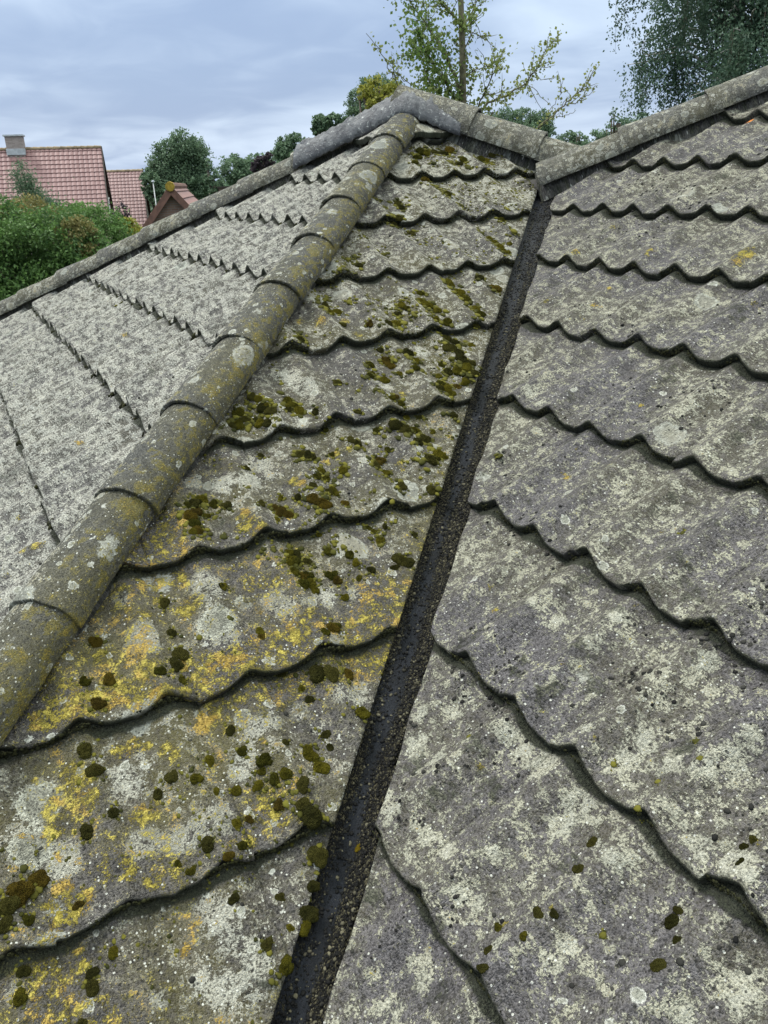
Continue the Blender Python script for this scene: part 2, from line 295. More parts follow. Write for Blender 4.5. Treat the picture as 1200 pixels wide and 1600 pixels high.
MOSS_M = "0.048,0.092,0.0157,g -0.085,0.053,0.0186,g -0.077,0.025,0.0172,g -0.168,0.071,0.0171,g -0.182,0.054,0.0109,g -0.166,0.031,0.0156,g -0.148,0.028,0.0145,g -0.197,0.033,0.0119,g -0.266,0.103,0.0132,g -0.304,0.076,0.013,g -0.205,0.149,0.0125,d -0.203,0.102,0.0122,g -0.12,0.083,0.0087,d -0.039,0.055,0.0101,d -0.037,0.08,0.0114,d -0.176,-0.012,0.013,b -0.132,-0.056,0.0234,d -0.143,-0.032,0.0153,d -0.128,0.0,0.0156,d -0.24,0.039,0.0118,g -0.276,0.044,0.0082,g -0.235,-0.014,0.0093,b -0.259,-0.016,0.0126,g -0.32,-0.037,0.0156,d -0.266,-0.053,0.0113,g -0.295,-0.063,0.0111,b -0.374,-0.038,0.0077,g -0.356,-0.059,0.0098,g -0.462,0.147,0.0162,d -0.472,0.189,0.0153,d -0.498,0.057,0.0154,d -0.454,0.07,0.0124,d -0.37,0.082,0.0116,d -0.336,0.096,0.0141,d -0.143,-0.112,0.0194,d -0.172,-0.148,0.0122,d -0.198,-0.178,0.0196,d -0.206,-0.194,0.014,g -0.231,-0.191,0.0118,g -0.263,-0.237,0.0166,g -0.279,-0.199,0.0115,d -0.304,-0.121,0.0108,d -0.227,-0.142,0.0099,d -0.618,0.004,0.0227,b -0.635,-0.013,0.0184,d -0.587,0.016,0.0147,b -0.539,-0.04,0.0083,b -0.612,-0.04,0.0112,g -0.646,-0.036,0.0141,d -0.503,-0.119,0.0132,g -0.545,-0.148,0.0138,d -0.543,-0.132,0.0109,d -0.633,-0.097,0.0117,d -0.644,-0.13,0.0134,g -0.57,-0.187,0.0096,d 0.059,0.392,0.0175,g 0.138,0.341,0.0117,g 0.069,0.275,0.0169,b 0.046,0.266,0.0139,g 0.086,0.278,0.0113,g -0.077,0.319,0.0124,g -0.08,0.305,0.0096,b -0.252,0.32,0.0184,d -0.267,0.294,0.0169,d -0.3,0.284,0.0128,g -0.266,0.262,0.0103,g -0.444,0.311,0.0125,g -0.396,0.307,0.0126,b -0.25,0.368,0.0121,d -0.243,0.443,0.0124,d -0.116,0.439,0.0128,g -0.398,0.394,0.0156,b -0.067,0.227,0.012,d -0.041,0.183,0.0092,g -0.035,0.158,0.0105,d 0.006,0.197,0.0215,d 0.028,0.183,0.0188,d 0.066,0.178,0.0149,b -0.133,0.356,0.0069,g -0.201,0.343,0.0081,g -0.43,0.261,0.016,b 0.132,0.164,0.011,d 0.92,1.26,0.0262,g 0.91,1.282,0.0176,g 0.94,1.227,0.0174,g 0.938,1.334,0.0156,g 0.827,1.274,0.0173,g 0.831,1.247,0.0151,g 0.835,1.203,0.0128,g 1.078,1.358,0.0252,g 1.082,1.31,0.0227,g 1.081,1.268,0.0225,g 1.086,1.211,0.02,g 1.082,1.178,0.0198,g 0.928,1.156,0.0214,g 0.897,1.174,0.0171,g 1.203,1.363,0.0187,d 1.227,1.297,0.0231,b 0.656,1.32,0.0128,g 0.781,1.495,0.0158,d 0.59,1.277,0.0167,g 0.554,1.302,0.0187,d 0.555,1.267,0.0145,g 0.584,1.354,0.0127,g 0.791,1.233,0.017,d 0.402,1.161,0.0157,d 0.662,1.193,0.0145,b 0.75,1.179,0.0209,g 0.712,1.169,0.0186,d 0.566,1.202,0.0143,d 0.58,1.034,0.0176,g 0.537,0.97,0.0134,g 0.558,0.985,0.0135,g 0.587,0.963,0.0192,g 0.647,1.045,0.0199,b 0.643,1.022,0.0158,b 0.651,1.094,0.0141,d 0.716,1.05,0.0221,d 0.724,1.013,0.016,g 0.698,0.969,0.0157,g 0.651,0.978,0.0117,g 0.809,0.992,0.0141,g 0.871,1.04,0.0247,d 0.888,1.016,0.0246,d 0.874,0.98,0.0264,d 0.895,0.964,0.0203,d 0.866,0.943,0.0221,g 0.834,0.941,0.02,g 0.813,0.953,0.018,d 0.877,0.912,0.018,d 0.768,0.945,0.0138,g 0.749,0.903,0.0234,g 0.757,0.88,0.0233,g 0.752,0.857,0.0174,g 0.796,0.886,0.0176,b 0.723,0.876,0.0174,d 0.831,0.89,0.0177,g 0.973,1.062,0.0147,g 0.579,0.852,0.0149,g 0.577,0.879,0.0132,b 0.553,0.871,0.0131,g 0.525,0.908,0.0094,g 0.538,0.892,0.0094,d 0.44,0.983,0.0132,d 0.264,0.94,0.0198,g 0.271,0.919,0.0179,g 0.276,0.896,0.0196,g 0.252,0.906,0.0143,d 0.177,0.914,0.0211,d 0.19,0.892,0.0193,d 0.155,0.871,0.019,g 0.171,0.858,0.0173,d 0.321,0.879,0.0143,d 0.486,0.934,0.0094,g 0.329,0.824,0.0106,g 0.526,0.778,0.0236,d 0.543,0.762,0.0217,d 0.579,0.769,0.0164,g 0.589,0.725,0.0199,d 0.555,0.711,0.0179,d 0.594,0.667,0.0231,g 0.603,0.651,0.016,g 0.578,0.65,0.0159,d 0.546,0.641,0.021,d 0.719,0.784,0.015,d 0.633,0.75,0.011,g 0.465,0.722,0.0123,g 0.418,0.687,0.0173,b 0.397,0.669,0.0137,d 0.411,0.642,0.0136,g 0.306,0.68,0.0169,g 0.306,0.74,0.0103,g 0.249,0.689,0.0134,g 0.221,0.668,0.0149,g 0.251,0.663,0.0133,g 0.231,0.748,0.0187,d 0.209,0.745,0.0152,d 0.248,0.74,0.0153,d 0.38,0.746,0.0157,d 0.368,0.758,0.014,d 0.246,0.62,0.018,g 0.228,0.616,0.013,d 0.194,0.637,0.0114,d 0.343,0.581,0.0083,g 0.43,0.587,0.0168,d 0.179,0.596,0.0192,b 0.19,0.577,0.0192,b 0.196,0.562,0.0143,b 0.091,0.591,0.0157,b 0.104,0.581,0.0157,b 0.082,0.605,0.0126,b 0.111,0.635,0.0096,g 0.151,0.621,0.0128,d 0.26,0.573,0.0113,b 0.05,0.619,0.011,d 0.07,0.569,0.0093,g 0.299,0.464,0.0142,g 0.292,0.507,0.0096,g 0.3,0.495,0.0096,g 0.162,0.464,0.0138,g 0.064,0.469,0.018,g 0.081,0.477,0.0151,d 0.051,0.455,0.0134,g 0.198,0.432,0.0137,g 0.197,0.404,0.0121,g 0.226,0.385,0.0136,d 0.318,0.394,0.0201,d 0.328,0.376,0.017,d 0.138,0.402,0.0164,g 0.142,0.386,0.0134,b 0.078,0.418,0.0177,g 0.082,0.403,0.0133,g 0.051,0.432,0.0133,g 0.101,0.455,0.012,d 0.496,0.547,0.0185,d 0.169,0.965,0.016,d 0.178,0.946,0.016,g 0.115,0.922,0.0192,g 0.12,0.897,0.0156,d 0.097,0.884,0.0189,g 0.189,0.914,0.0141,g 0.152,0.881,0.0139,d 0.075,0.879,0.0137,d -0.106,0.666,0.0169,d -0.121,0.657,0.0122,g -0.074,0.681,0.0156,g -0.088,0.671,0.0124,d -0.057,0.658,0.014,g -0.023,0.645,0.014,d -0.108,0.634,0.0152,b -0.13,0.621,0.0166,b -0.126,0.598,0.0165,g -0.121,0.577,0.0149,b -0.137,0.576,0.0119,g -0.08,0.627,0.0107,g 0.038,0.671,0.0064,d 0.063,0.487,0.0136,g 0.06,0.468,0.015,g 0.07,0.415,0.0147,b 0.075,0.396,0.0161,g 0.08,0.379,0.0131,g -0.118,0.439,0.0114,d -0.13,0.352,0.0082,g -0.241,0.444,0.0138,d 0.404,1.161,0.0137,g 0.413,1.194,0.0119,d 0.225,0.75,0.0136,d 1.49,2.243,0.0287,g 1.503,2.221,0.0258,g 1.438,2.202,0.0227,g 1.532,2.209,0.0201,d 1.658,2.162,0.026,g 1.621,2.131,0.02,d 1.568,2.143,0.0171,d 1.757,2.163,0.0263,g 1.781,2.152,0.0205,g 1.835,2.183,0.0207,d 1.657,2.256,0.0264,b 1.609,2.235,0.0233,d 1.487,2.136,0.0169,g 1.37,2.115,0.0194,g 1.643,2.092,0.0171,d 2.031,2.114,0.015,d 1.37,2.013,0.019,b 1.389,1.963,0.0162,g 1.39,1.933,0.0134,g 1.424,1.917,0.0215,g 1.151,1.861,0.0205,d 1.145,1.825,0.0178,d 1.08,1.747,0.0224,d 1.05,1.724,0.0172,d 1.105,1.676,0.0172,d 1.065,1.827,0.0126,d 1.063,1.89,0.0153,d 1.428,1.821,0.0106,d 1.624,1.773,0.0107,d 1.543,1.701,0.0183,g 1.412,1.599,0.0177,g 1.418,1.573,0.0176,g 1.397,1.635,0.0127,d 1.405,1.528,0.0199,g 1.406,1.499,0.0223,g 1.423,1.489,0.0173,g 1.531,1.605,0.0154,b 1.479,1.55,0.0177,g 0.792,1.55,0.0137,d 0.759,1.535,0.0136,g 0.681,1.454,0.0132,d 0.908,1.548,0.0116,d 0.589,0.822,0.0111,g 0.627,0.814,0.0112,d 0.9,1.103,0.0189,d 0.924,1.083,0.0189,d 1.031,1.13,0.0151,d 0.44,0.854,0.0109,d 0.471,0.797,0.0126,g 0.33,0.491,0.0096,d 0.184,0.365,0.0089,g 0.294,0.379,0.0123,d 0.159,0.517,0.0093,g -0.067,0.559,0.009,d 0.387,0.447,0.0096,d 0.122,0.783,0.0101,d 0.062,0.742,0.0098,d"
MOSS_R = "-0.429,0.182,0.0099,d -0.454,0.142,0.0097,d -0.43,0.01,0.0086,g -0.476,0.028,0.0075,g -0.466,0.061,0.0095,d -0.481,0.077,0.0075,d -0.628,0.127,0.0119,d -0.591,0.178,0.0124,d -0.619,0.167,0.0078,d -0.584,0.196,0.008,d -0.599,0.309,0.009,d -0.604,0.324,0.0081,d -0.616,0.289,0.0071,d -0.446,0.304,0.005,d -0.461,0.254,0.0059,d -0.471,-0.036,0.0083,d -0.454,-0.018,0.0085,d -0.363,0.285,0.0053,d -0.47,0.365,0.006,d -0.539,0.107,0.0054,d -0.433,0.39,0.0062,d -0.118,0.165,0.0048,g 0.51,0.683,0.0085,d -0.087,0.706,0.0066,b"
MOSS_L = "2.725,1.083,0.0175,g 2.724,1.101,0.0146,d 2.709,1.067,0.0116,d"
YEL_M = "-0.534,0.27,0.0263 -0.52,0.256,0.0239 -0.488,0.274,0.0364 -0.464,0.253,0.0339 -0.429,0.274,0.037 -0.38,0.278,0.0351 -0.397,0.303,0.0277 -0.421,0.259,0.0246 -0.325,0.294,0.0307 -0.248,0.291,0.0235 -0.2,0.276,0.0341 -0.174,0.275,0.0291 -0.147,0.273,0.0293 -0.132,0.24,0.0237 -0.236,0.252,0.0258 -0.267,0.237,0.0178 -0.315,0.244,0.0277 -0.362,0.252,0.0249 -0.395,0.358,0.0257 -0.47,0.3,0.0271 -0.207,0.412,0.0248 -0.187,0.43,0.0223 -0.189,0.488,0.0142 -0.251,0.449,0.0193 -0.322,0.438,0.0135 -0.052,0.296,0.022 -0.01,0.291,0.0249 -0.006,0.267,0.0192 0.017,0.283,0.0139 -0.249,0.177,0.0199 -0.224,0.194,0.0177 -0.236,0.179,0.0175 -0.409,0.174,0.0214 -0.383,0.183,0.0169 -0.333,0.148,0.0168 -0.326,0.134,0.0144 -0.363,0.17,0.012 -0.502,0.164,0.0254 -0.484,0.147,0.0253 -0.521,0.126,0.0338 -0.547,0.108,0.0244 -0.547,0.082,0.0197 -0.559,0.075,0.0153 -0.483,0.107,0.0226 -0.565,0.174,0.0091 -0.397,0.055,0.025 -0.416,0.051,0.0203 -0.383,0.066,0.0137 -0.553,-0.011,0.021 -0.552,-0.049,0.0247 -0.572,-0.055,0.0184 -0.528,-0.035,0.0188 -0.576,-0.026,0.0145 -0.419,-0.051,0.0193 -0.451,-0.034,0.0129 -0.454,-0.008,0.013 -0.19,-0.024,0.014 -0.185,-0.042,0.0116 -0.203,-0.011,0.0105 -0.178,-0.011,0.0094 -0.4,-0.157,0.0103 -0.553,-0.098,0.0121 -0.548,-0.117,0.01 0.117,0.269,0.0198 0.152,0.274,0.0143 0.118,0.284,0.0143 0.161,0.67,0.018 0.176,0.656,0.013 -0.006,0.574,0.0275 0.018,0.553,0.0183 -0.003,0.601,0.0185 -0.001,0.546,0.0152 0.312,0.739,0.0172 0.279,0.72,0.0136 0.469,0.668,0.0139 0.347,0.731,0.0104 0.426,0.645,0.012 0.556,0.596,0.0121 0.425,0.685,0.0156 -0.122,0.23,0.0132 -0.165,0.558,0.0117 -0.234,0.504,0.017 -0.252,0.489,0.014 -0.184,0.48,0.0114 -0.241,0.527,0.0114 0.103,0.58,0.0125 0.597,1.154,0.0162 0.589,1.227,0.0206 0.502,1.231,0.0244 0.447,1.256,0.0162 0.197,0.595,0.0129 0.219,0.137,0.0097 0.201,0.121,0.0096 0.184,0.104,0.0095 0.166,0.088,0.0081 0.15,0.073,0.0067 -0.162,0.103,0.0087 -0.219,0.154,0.01 0.466,0.646,0.0121 0.705,0.797,0.0113 0.611,0.896,0.0133"
YEL_R = "0.52,1.543,0.0298 0.51,1.508,0.0185 0.513,1.564,0.0186 0.859,1.524,0.0167 0.855,1.504,0.0125 1.18,1.49,0.016 1.248,1.503,0.014 1.047,1.265,0.0151 1.025,1.235,0.015 0.816,1.211,0.008 1.254,1.345,0.0116 0.831,1.271,0.0101 1.182,1.655,0.0116 0.328,1.376,0.0137 -0.179,0.145,0.0069 -0.179,0.142,0.0058 -0.473,0.079,0.0057 -0.432,0.019,0.0048 -0.612,0.323,0.0072 0.29,0.719,0.0094 -0.046,0.69,0.0053 0.338,0.794,0.008 0.312,0.973,0.0081 -0.318,0.294,0.0043 -0.019,0.255,0.0051 -0.15,0.527,0.0074 -0.151,0.359,0.006 0.1,0.372,0.0083 0.311,0.722,0.0079 0.159,0.403,0.0085 0.852,1.345,0.0102"
YEL_L = "0.873,0.435,0.0142 0.856,0.46,0.0173 0.843,0.478,0.0141 0.835,0.493,0.0094 0.818,0.403,0.0092 3.157,2.282,0.0308 3.151,2.252,0.0239 3.084,2.287,0.027 1.328,0.676,0.0115 2.59,0.795,0.0139 2.435,0.656,0.0106 1.144,0.457,0.007 2.156,1.005,0.0126 1.783,1.158,0.0092 1.581,1.267,0.0088 2.925,1.321,0.0155"
WHI_M = "-0.56,0.134,0.0403,1 -0.588,0.066,0.0366,1 -0.552,0.027,0.0321,0 -0.541,0.038,0.028,0 -0.575,0.026,0.0233,0 -0.159,0.359,0.0411,1 -0.16,0.329,0.0325,0 -0.146,0.31,0.0243,0 -0.306,0.381,0.0319,0 -0.324,0.364,0.0263,0 -0.298,0.342,0.021,0 -0.085,0.393,0.0197,1 -0.147,0.443,0.0368,0 -0.159,0.471,0.0256,0 -0.016,0.38,0.0314,0 -0.005,0.353,0.0284,0 -0.413,0.116,0.0278,0 -0.421,0.131,0.021,0 -0.411,0.012,0.0311,0 -0.429,0.003,0.022,0 -0.361,-0.006,0.0268,0 -0.327,-0.008,0.0271,0 -0.28,0.008,0.023,0 -0.282,-0.013,0.0205,0 -0.221,0.068,0.0216,0 -0.207,0.087,0.017,0 -0.162,0.135,0.0226,0 -0.249,0.196,0.0138,1 -0.177,0.163,0.0177,1 0.101,0.755,0.0331,0 0.054,0.702,0.0355,0 -0.01,0.708,0.0287,0 -0.082,0.735,0.0222,0 0.109,0.71,0.0196,0 -0.34,-0.138,0.0212,0 -0.329,-0.166,0.0252,0 -0.3,-0.204,0.027,0 -0.326,-0.13,0.0171,0 -0.35,-0.106,0.0171,0 -0.362,-0.224,0.0262,0 -0.386,-0.206,0.0202,0 -0.316,-0.242,0.0264,0 -0.456,-0.204,0.0158,0 -0.65,-0.115,0.0173,0 -0.326,0.47,0.0164,0 -0.337,0.481,0.0109,0 -0.341,0.514,0.0111,0 0.098,0.356,0.0291,0 0.046,0.346,0.02,0 0.154,0.34,0.0176,0 0.306,1.036,0.0336,0 0.339,0.976,0.0369,0 0.293,1.052,0.0262,0 0.186,0.848,0.0311,0 0.263,0.855,0.0246,0 0.566,0.932,0.0228,0 0.777,1.063,0.0286,0 -0.043,0.096,0.0153,0 0.035,0.138,0.0238,0 0.054,0.118,0.0185,0 0.076,0.146,0.0161,0 -0.133,0.138,0.0253,0 -0.063,0.142,0.0207,0 0.377,0.679,0.024,0 0.331,0.541,0.0163,0"
WHI_R = "-0.24,0.218,0.027,0 -0.268,0.21,0.0243,0 -0.267,0.238,0.0178,0 -0.211,0.212,0.0206,0 -0.171,0.213,0.0234,0 -0.151,0.214,0.0189,0 -0.028,0.21,0.0177,0 -0.106,0.102,0.0191,0 -0.039,0.1,0.0222,0 -0.052,0.078,0.0196,0 0.007,0.134,0.0153,0 -0.136,-0.011,0.023,0 -0.13,0.006,0.0185,0 -0.093,-0.001,0.0142,0 -0.214,0.01,0.0177,0 -0.259,0.02,0.0172,0 -0.277,0.022,0.0149,0 -0.334,0.071,0.0145,0 -0.349,-0.0,0.0162,0 -0.369,0.011,0.018,0 -0.372,-0.108,0.0196,0 -0.395,-0.11,0.0193,0 -0.396,-0.167,0.0209,0 -0.256,0.26,0.0135,0 -0.363,0.188,0.0249,0 -0.368,0.165,0.0206,0 -0.291,0.3,0.0155,0 -0.362,0.214,0.0229,0 -0.336,0.511,0.0223,0 -0.549,0.278,0.0168,0 -0.568,0.271,0.0147,0 -0.61,0.284,0.0232,0 -0.633,0.282,0.0175,0 -0.574,0.241,0.0127,0 -0.495,0.397,0.0257,0 -0.495,0.436,0.0219,0 -0.438,0.34,0.0203,0 -0.367,0.342,0.0255,0 -0.368,0.314,0.0211,0 -0.481,0.36,0.0178,0 -0.705,0.192,0.0179,0 -0.718,0.166,0.0208,0 -0.682,0.11,0.0163,0 -0.509,0.233,0.0114,0 -0.142,0.488,0.0247,0 -0.157,0.429,0.0219,0 -0.033,0.423,0.0234,0 0.03,0.423,0.0187,0 0.664,0.904,0.0258,0 0.594,0.884,0.0215,0 -0.031,0.178,0.0151,0 -0.523,0.037,0.0163,0 -0.523,0.059,0.0145,0 -0.457,-0.004,0.0132,0 -0.483,0.186,0.0192,0 -0.44,0.186,0.0118,0"
ORA_R = "1.207,2.326,0.0172 1.205,2.318,0.0147"

def parse(t): return [[float(a) if i < 3 else a for i, a in enumerate(w.split(','))] for w in t.split()]
def splat(x, Y, pts, soft=.55):
    """soft union of spots where something grows"""
    r = np.zeros_like(x)
    for p in pts:
        d = np.hypot(x-p[0], (Y-p[1])/CA)/max(p[2], .006); m = d < 1.6
        if m.any(): r[m] = np.maximum(r[m], np.clip((1.35-d[m])/soft/1.3, 0, 1))
    return r
def rosa(x, Y, pts):
    r = np.zeros_like(x)
    for p in pts:
        if len(p) > 3 and p[3] == '1':
            d = np.hypot(x-p[0], (Y-p[1])/CA)/p[2]; r = np.maximum(r, np.clip(1.4-d, 0, 1.4))
    return r
YEL = {'M': parse(YEL_M), 'R': parse(YEL_R), 'L': parse(YEL_L)}; WHI = {'M': parse(WHI_M), 'R': parse(WHI_R)}; ORA = {'R': parse(ORA_R)}
def build_slope(face, lims, Ya, Yb, xa, xb, mat, parent, fine=1.0, jit=1.0, alg_shade_w=1.0, clean=()):
    Vs, Qs, UVs, AT = [], [], [], {'yel': [], 'whi': [], 'ora': [], 'alg': [], 'grn': [], 'ros': []}; base = 0
    n = nrm(face); fn = PLANES[face][0]; y0 = Y00[face]
    k0 = math.floor((Ya-y0)/GC); k1 = math.ceil((Yb-y0)/GC)
    seed = sum(map(ord, face))
    for k in range(k0, k1+1):
        Yk = y0+k*GC; Ymid = Yk+GC/2
        lo, hi = lims(np.array([Yk-.02, Yk+GC+.04])); lo = max(min(lo), xa); hi = min(max(hi), xb)
        if hi-lo < .01: continue
        # x nodes, denser near the lens, with close pairs at every tile joint
        xs = []; x = lo-.01
        while x < hi+.01:
            P = fn(np.array(x), np.array(Ymid)); d = np.linalg.norm(P-CAM); xs.append(x); x += max(.0045, min(.03, .0042*d))*fine
        ji = np.arange(math.floor((lo-PH[face])/(2*PER))-1, math.ceil((hi-PH[face])/(2*PER))+2)
        jx = PH[face]+.055+ji*2*PER+.0008*rng.standard_normal(len(ji))
        for j in jx:
            if lo < j < hi: xs += [j-.004, j-.0012, j+.0012, j+.004]
        xs = np.array(sorted(xs))
        dm = np.linalg.norm(fn(np.clip(np.array(CAM[0] if face != 'M' else -CAM[1]), lo, hi), np.array(Ymid))-CAM)
        ny = int(np.clip(G/(.0055*dm*fine), 10, 75))
        yl = np.concatenate([[0, 0, 0, .0015, .005], np.linspace(.012, G+.035, ny)])      # metres up the slope from the nose
        dz = np.concatenate([[-TH-.004, -TH*.55, -.004, -.001, 0], np.zeros(ny)])
        yoff = np.concatenate([[.004, .0, -.001, 0, 0], np.zeros(ny)])
        X, YL = np.meshgrid(xs, yl); DZ = np.repeat(dz[:, None], len(xs), 1); YO = np.repeat(yoff[:, None], len(xs), 1)
        ti = np.searchsorted(jx, xs)+int(ji[0]); tr = hash2(ti, np.full_like(ti, k), seed); tr2 = hash2(ti, np.full_like(ti, k), seed+5); tr3 = hash2(ti, np.full_like(ti, k), seed+9)
        xc = np.concatenate([jx, [jx[-1]+.33]])[np.clip(np.searchsorted(jx, xs), 0, len(jx))]-PER
        nose_j = (tr-.5)*.010*jit+(tr2-.5)*.02*jit*(xs-xc)/PER+fbm(xs*38, xs*0+k*3.1, 3, seed)*.0045+fbm(xs*13, xs*0+k*5.1, 2, seed+1)*.005
        nose_j = nose_j-{'M': .017, 'R': .019, 'L': .016}.get(face, .008)*(np.abs(np.sin(math.pi*(xs-PH[face])/PER))-.55)
        fade = np.clip(1-YL/.2, 0, 1)
        YY = Yk+(YL+YO+nose_j[None, :]*fade)*CA
        H = wave(face, X)*(1+.06*(tr3-.5)[None, :])-STEP*(YL/G)+DZ+(tr2-.5)[None, :]*.003*jit*np.clip(1-YL/.34, 0, 1)
        g = np.min(np.abs(xs[:, None]-jx[None, :]), 1); H = H-(.0045*np.exp(-(g/.0022)**2))[None, :]
        amp = np.where(YL < .004, 1.6, 1.0)
        H = H+.0011*amp*fbm(X*30, YL*30+k*7.7, 4, seed+2)+.0007*fbm(X*110, YL*110+k*5.5, 3, seed+3)
        lo_, hi_ = lims(YY); lo_ = np.maximum(lo_, xa); hi_ = np.minimum(hi_, xb); cut = (X > hi_) | (X < lo_)
        X2 = np.clip(X, lo_, np.maximum(lo_, hi_))
        # cut edge: the clamped vertices beyond the first one are dropped down as the sawn side of the tile
        P = fn(X2, YY); nx = len(xs); nyy = len(yl)
        over = np.where(X > hi_, X-hi_, 0)+np.where(X < lo_, lo_-X, 0)
        H2 = surf_h(face, X2, YY)*0+H
        # recompute the wave at the clamped x so that the cut edge follows the profile
        H2 = H2-wave(face, X)+wave(face, X2)
        if face in 'MR': H2 = H2-wave(face, X2)*.75*np.clip(1-(hi_-X2)/.12, 0, 1)*(YY < 1.95)
        drop = np.where(over > (xs[1]-xs[0])*1.05, 1, 0); H2 = H2-drop*.024
        P = P+n*H2[..., None]
        wi = splat(X2, YY, WHI.get(face, [])); wi = np.maximum(wi, np.clip((YY-1.0)/1.0, 0, 1)*.35) if face == 'M' else wi; ye = splat(X2, YY, YEL.get(face, [])); orr = splat(X2, YY, ORA.get(face, []))
        if face == 'M': ye = np.maximum(ye, np.clip(1.1*fbm(X2*5+3, YY*5, 3, 201)+.30+.25*fbm(X2*21, YY*21, 2, 202), 0, .72)*np.clip((.95-YY)/.35, 0, 1))
        P = P+n*(wi*.0008+ye*.0006)[..., None]
        nn = fbm(X*14, YL*14+k, 3, seed+6)
        al = np.where(YL < .001, (.62 if face == 'M' else .85)+.8*nn, np.clip(1-(YL-.001)/(.012+.03*nn), 0, 1)*.32*alg_shade_w)  # dark nose face: growth plus shadow painted into the colour
        al = np.maximum(al, np.clip((YL-(G-.024-.02*nn))/.02, 0, 1)*.85*alg_shade_w)  # lap band: dirt plus the painted shadow of the nose above
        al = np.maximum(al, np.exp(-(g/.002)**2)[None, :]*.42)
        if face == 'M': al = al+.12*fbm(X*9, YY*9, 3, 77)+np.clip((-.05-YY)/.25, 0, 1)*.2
        uv = np.stack([X2+.003*k, YY/CA+k*.37+DZ*1.0], -1)
        keep = ~((drop[:-1, :-1] > 0) & (drop[:-1, 1:] > 0) & (drop[1:, :-1] > 0) & (drop[1:, 1:] > 0))
        keep &= ~((hi_ <= lo_)[:-1, :-1] & (hi_ <= lo_)[1:, 1:])
        idx = np.arange(nx*nyy).reshape(nyy, nx)+base
        q = np.stack([idx[:-1, :-1], idx[:-1, 1:], idx[1:, 1:], idx[1:, :-1]], -1)[keep]
        if np.cross(fn(np.array(1.), np.array(0.))-fn(np.array(0.), np.array(0.)), fn(np.array(0.), np.array(1.))-fn(np.array(0.), np.array(0.)))[2] < 0: q = q[:, ::-1]
        Vs.append(P.reshape(-1, 3)); Qs.append(q); UVs.append(uv.reshape(-1, 2))
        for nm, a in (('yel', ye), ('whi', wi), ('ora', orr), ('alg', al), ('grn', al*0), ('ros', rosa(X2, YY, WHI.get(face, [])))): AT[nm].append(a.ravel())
        base += nx*nyy
    V = np.vstack(Vs); Q = np.vstack(Qs); used = np.zeros(len(V), bool); used[Q.ravel()] = True
    re = np.cumsum(used)-1
    return adopt(mesh_arrays('roof_slope', V[used], re[Q], mat, None, np.vstack(UVs)[used], {a: np.concatenate(b)[used] for a, b in AT.items()}), parent)

EZ = -1.15                      # eaves run (Y) for all faces
house = empty('roofed_house', (0, 0, GROUND)); 
tag(house, 'low house whose lichen-covered grey concrete tile roof fills the foreground', 'house')
def adopt(o, parent):
    o.parent = parent; o.matrix_parent_inverse = Matrix.Translation(-Vector(parent.location)); return o
H = {}
big = 1e3
lim = {
 'M': lambda Y: (Y-WH, np.minimum(Y-E1, 2*UA-WH-Y)),
 'R': lambda Y: (np.full_like(Y, -4.2), np.minimum(Y-E2, 2*QR-Y)),
 'L': lambda Y: (Y, 2*UA-Y),
 'N': lambda Y: (2*UA-WH-(2*QN-Y)+0*Y, Y*0+2*UA-Y),
 'K': lambda Y: (Y-WH, (2*QN-Y)),
 'E': lambda Y: (Y+.0, 8.2-Y),
 'B': lambda Y: (Y*0-4.2, 2*QR-Y)}
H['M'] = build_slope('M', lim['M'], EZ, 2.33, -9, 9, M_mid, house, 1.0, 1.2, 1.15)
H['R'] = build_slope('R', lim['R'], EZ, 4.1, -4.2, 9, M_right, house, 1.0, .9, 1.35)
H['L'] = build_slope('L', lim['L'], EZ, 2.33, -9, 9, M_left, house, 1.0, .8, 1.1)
H['K'] = build_slope('K', lim['K'], EZ, 2.5, -9, 9, M_back, house, 3.0)
H['N'] = build_slope('N', lambda Y: (np.where(Y < QN, 2*QN-Y, Y+UA*2-WH-2*QN), 2*UA-Y), EZ, 2.5, -9, 9, M_back, house, 3.0)
H['E'] = build_slope('E', lambda Y: (np.where(Y < QR, 2*QN-Y, Y), 8.2-Y), EZ, 4.05, -9, 9, M_back, house, 3.0)
H['B'] = build_slope('B', lim['B'], EZ, 4.05, -4.2, 9, M_back, house, 3.0)
for k, l in (('M', 'mossy middle slope with yellow lichen and wavy tile noses'), ('R', 'purple grey slope with cream lichen to the right of the valley'), ('L', 'pale grey lichen slope behind the near hip')): H[k]['label'] = l

